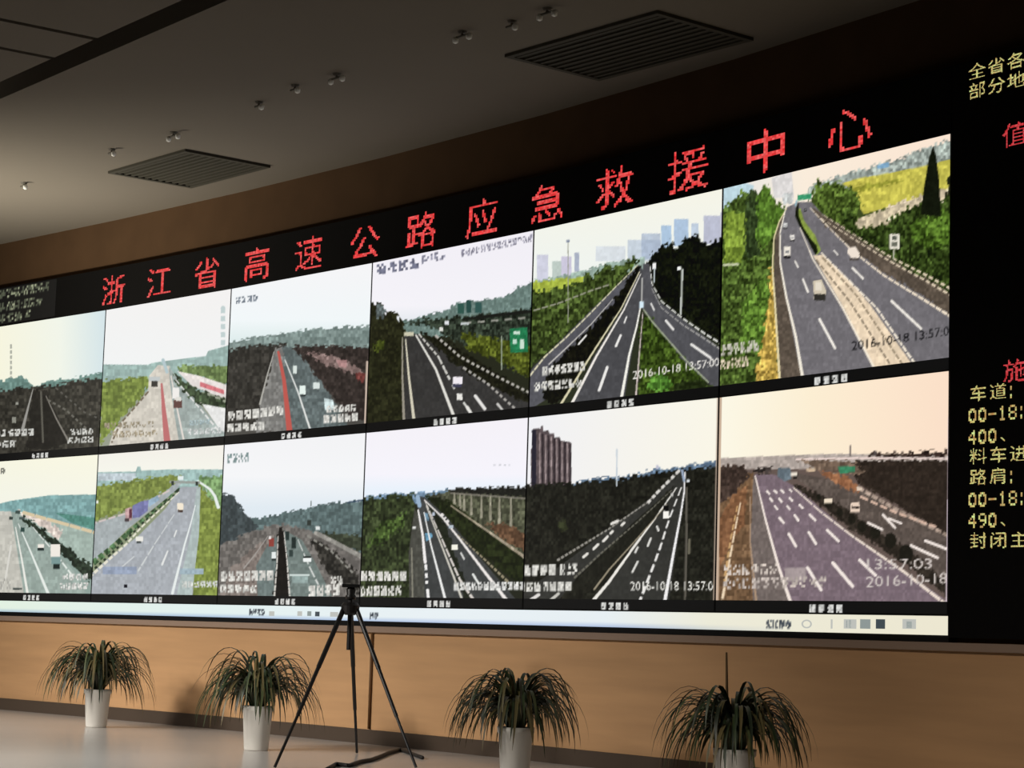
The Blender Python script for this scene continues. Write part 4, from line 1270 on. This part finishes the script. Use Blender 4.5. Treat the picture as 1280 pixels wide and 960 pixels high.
spot(30, 228, False, 'small ceiling spotlight at the far end left of the first vent')
spot(140, 186, False, 'small ceiling spotlight just left of the first dark vent')
spot(217, 165, True, 'twin ceiling spotlight just beyond the top corner of the first vent')
spot(324, 127, False, 'small ceiling spotlight right of the first dark vent, beside the next')
spot(369, 106, False, 'single ceiling spotlight between two others, left of the bright twin')
spot(421, 92, True, 'twin ceiling spotlight with two bright heads in mid ceiling')
spot(578, 39, True, 'twin ceiling spotlight left of the larger dark vent')
spot(640, 26, False, 'small ceiling spotlight nearest the corner of the larger vent')
spot(684, 10, True, 'last twin ceiling spotlight at the top edge beyond the larger vent')

# ------------------------------------------------------------------ conduit, tripod, cable
s, _ = on_wall(458, 850)
con = bmesh.new()
tube(con, [P(s, ZF + .11, OFF + .012), P(s, -.03, OFF + .012)], .011 * K, 8)
tag(mesh_obj('cable_conduit', con, M['pipe'], None, True), 'thin brown conduit running down the wooden wall behind the tripod', 'conduit')

fC, fL, fR = on_level(446, 942, ZF), on_level(343.5, 960.5, ZF), on_level(520, 961, ZF)
dist = (fC.y + fL.y + fR.y) / 3
d = ray(438, 757); apex = Vector((d.x * dist / d.y, dist, d.z * dist / d.y + EYE * K))
tri = thing('tripod', Vector((apex.x, apex.y, 0)), 'black camera tripod standing open on the floor before the wooden wall', 'tripod')
for foot, side in ((fC, Vector((0, .05, 0))), (fL, Vector((-.05, -.02, 0))), (fR, Vector((.05, -.02, 0)))):
    top = apex + side * K * .8 + Vector((0, 0, -.02 * K))
    dv = (foot - top)
    foot = foot + Vector((0, 0, .012))
    p1, p2 = top + dv * .38, top + dv * .68
    bm = bmesh.new()
    tube(bm, [top, p1], [.016 * K, .015 * K], 10); tube(bm, [p1, p2], [.0125 * K, .0125 * K], 10); tube(bm, [p2, foot], [.0095 * K, .009 * K], 10)
    leg = mesh_obj('leg', bm, M['tripod'], tri)
    for q, rr in ((p1, .022), (p2, .019)):
        bm = bmesh.new(); u = dv.normalized()
        tube(bm, [q - u * .025 * K, q - u * .02 * K, q + u * .02 * K, q + u * .025 * K], [rr * .8 * K, rr * K, rr * K, rr * .8 * K], 10)
        w = u.cross(Vector((0, 1, 0))).normalized()
        tube(bm, [q + w * rr * .8 * K, q + w * (rr + .022) * K], .009 * K, 8)
        mesh_obj('leg_clamp', bm, M['rubber'], leg)
    bm = bmesh.new(); lathe(bm, [(.018 * K, -.012), (.02 * K, .006), (.012 * K, .03)], foot, 14); mesh_obj('rubber_foot', bm, M['rubber'], leg)
bm = bmesh.new(); lathe(bm, [(.03 * K, -.06 * K), (.055 * K, -.045 * K), (.06 * K, .0), (.045 * K, .02 * K)], apex, 20); mesh_obj('shoulder', bm, M['tripod'], tri)
bm = bmesh.new(); tube(bm, [apex + Vector((0, 0, -.28 * K)), apex + Vector((0, 0, .04 * K))], .015 * K, 12); mesh_obj('centre_column', bm, M['tripod'], tri)
hb = apex + Vector((0, 0, .04 * K))
bm = bmesh.new(); lathe(bm, [(.03 * K, 0), (.034 * K, .02 * K), (.026 * K, .03 * K), (.03 * K, .06 * K), (.022 * K, .075 * K)], hb, 16)
mesh_obj('pan_head', bm, M['tripod'], tri, True)
bm = bmesh.new()
c = hb + Vector((0, 0, .085 * K))
hexa(bm, [c + Vector((x * .055 * K, y * .04 * K, z * .01 * K)) for z in (-1, 1) for x, y in ((-1, -1), (1, -1), (1, 1), (-1, 1))])
mesh_obj('camera_plate', bm, M['rubber'], tri)

bm = bmesh.new()
way = [on_level(x, y, ZF + .012) for x, y in ((408, 962), (420, 955), (436, 957), (450, 952), (463, 950), (474, 946), (486, 941), (500, 937), (512, 941), (528, 947))]
sm = []
for a, b in zip(way, way[1:]):
    sm += [a.lerp(b, t) for t in (0, .33, .66)]
tube(bm, sm + [way[-1]], .013 * K, 8)
tag(mesh_obj('floor_cable', bm, M['cable'], None, True), 'dark cable lying in bends on the floor between the tripod legs', 'cable')

# ------------------------------------------------------------------ potted spider plants
def plant(px, py, seed, label, leaves=330, spread=.62, height=1.0, stalk=False):
    r = random.Random(seed)
    c = on_level(px, py, ZF)
    root = thing('spider_plant', c, label, 'potted plant', 'potted plants along the wall')
    ph = .30 * K
    bm = bmesh.new()
    lathe(bm, [(.078 * K, 0), (.083 * K, .01 * K), (.100 * K, .26 * K), (.108 * K, .27 * K), (.110 * K, ph), (.098 * K, ph), (.093 * K, ph - .03 * K)], c, 36)
    mesh_obj('pot', bm, M['pot'], root, True)
    bm = bmesh.new(); lathe(bm, [(.090 * K, ph - .045 * K), (.094 * K, ph - .02 * K), (.02 * K, ph - .012 * K)], c, 24); mesh_obj('soil', bm, M['soil'], root)
    verts, faces, cols = [], [], []
    palette = [(44, 58, 34), (58, 72, 42), (36, 46, 30), (78, 86, 52), (104, 96, 60), (52, 50, 34)]
    for i in range(leaves):
        az = r.uniform(0, 2 * math.pi)
        core = i < leaves * .35
        L = (r.uniform(.30, .52) if core else r.uniform(.56, 1.08)) * K * height
        a0 = math.radians(r.uniform(64, 90) if core else r.uniform(42, 86))
        a1 = math.radians(r.uniform(-85, 10) if core else r.uniform(-100, -84))
        w = r.uniform(.008, .013) * K
        p = c + Vector((math.cos(az), math.sin(az), 0)) * r.uniform(0, .05) * K + Vector((0, 0, ph - .015 * K))
        rad = Vector((math.cos(az), math.sin(az), 0)); tan = Vector((-rad.y, rad.x, 0))
        wob = r.uniform(-.5, .5)
        n = 12
        col = lin(palette[r.choices(range(6), (5, 5, 4, 3, 1.5, 2))[0]]) * r.uniform(.8, 1.2)
        tip = lin((110, 96, 60)) if r.random() < .3 else col
        base = len(verts)
        for k in range(n + 1):
            t = k / n
            ww = w * (.7 + .6 * t) * (1 - t ** 3) + .0006
            fold = Vector((0, 0, ww * .35))
            verts += [p - tan * ww + fold, p, p + tan * ww + fold]
            cc = col * (1 - t) + tip * t
            cols += [cc, cc * .8, cc]
            e = a0 + (a1 - a0) * t ** 1.2
            p = p + (rad * math.cos(e) * spread + Vector((0, 0, math.sin(e))) + tan * wob * .25 * t) * (L / n)
        for k in range(n):
            b = base + k * 3
            faces += [(b, b + 1, b + 4, b + 3), (b + 1, b + 2, b + 5, b + 4)]
    me = bpy.data.meshes.new('foliage')
    me.from_pydata(verts, [], faces)
    at = me.color_attributes.new('leaf_colour', 'FLOAT_COLOR', 'POINT')
    at.data.foreach_set('color', np.array([list(x) + [1] for x in cols], np.float32).ravel())
    me.materials.append(M['leaf'])
    for f in me.polygons: f.use_smooth = True
    link(bpy.data.objects.new('foliage', me), root)
    if stalk:
        bm = bmesh.new()
        tube(bm, [c + Vector((-.03 * K, 0, ph - .02 * K)), c + Vector((-.045 * K, 0, ph + .30 * K)), c + Vector((-.05 * K, 0, ph + .48 * K))], [.008 * K, .007 * K, .005 * K], 8)
        mesh_obj('flower_stalk', bm, M['stalk'], root, True)


plant(120, 909, 1, 'bushy green plant in a white pot at the far left end of the wall', height=.96)
plant(320, 938, 2, 'drooping green plant in a white pot left of the tripod', height=.92)
plant(643, 974, 3, 'spreading green plant in a white pot right of the tripod', height=.86)
plant(917, 1012, 4, 'dark drooping plant with a bare upright stalk, nearest to the notice board', stalk=True, height=.84)
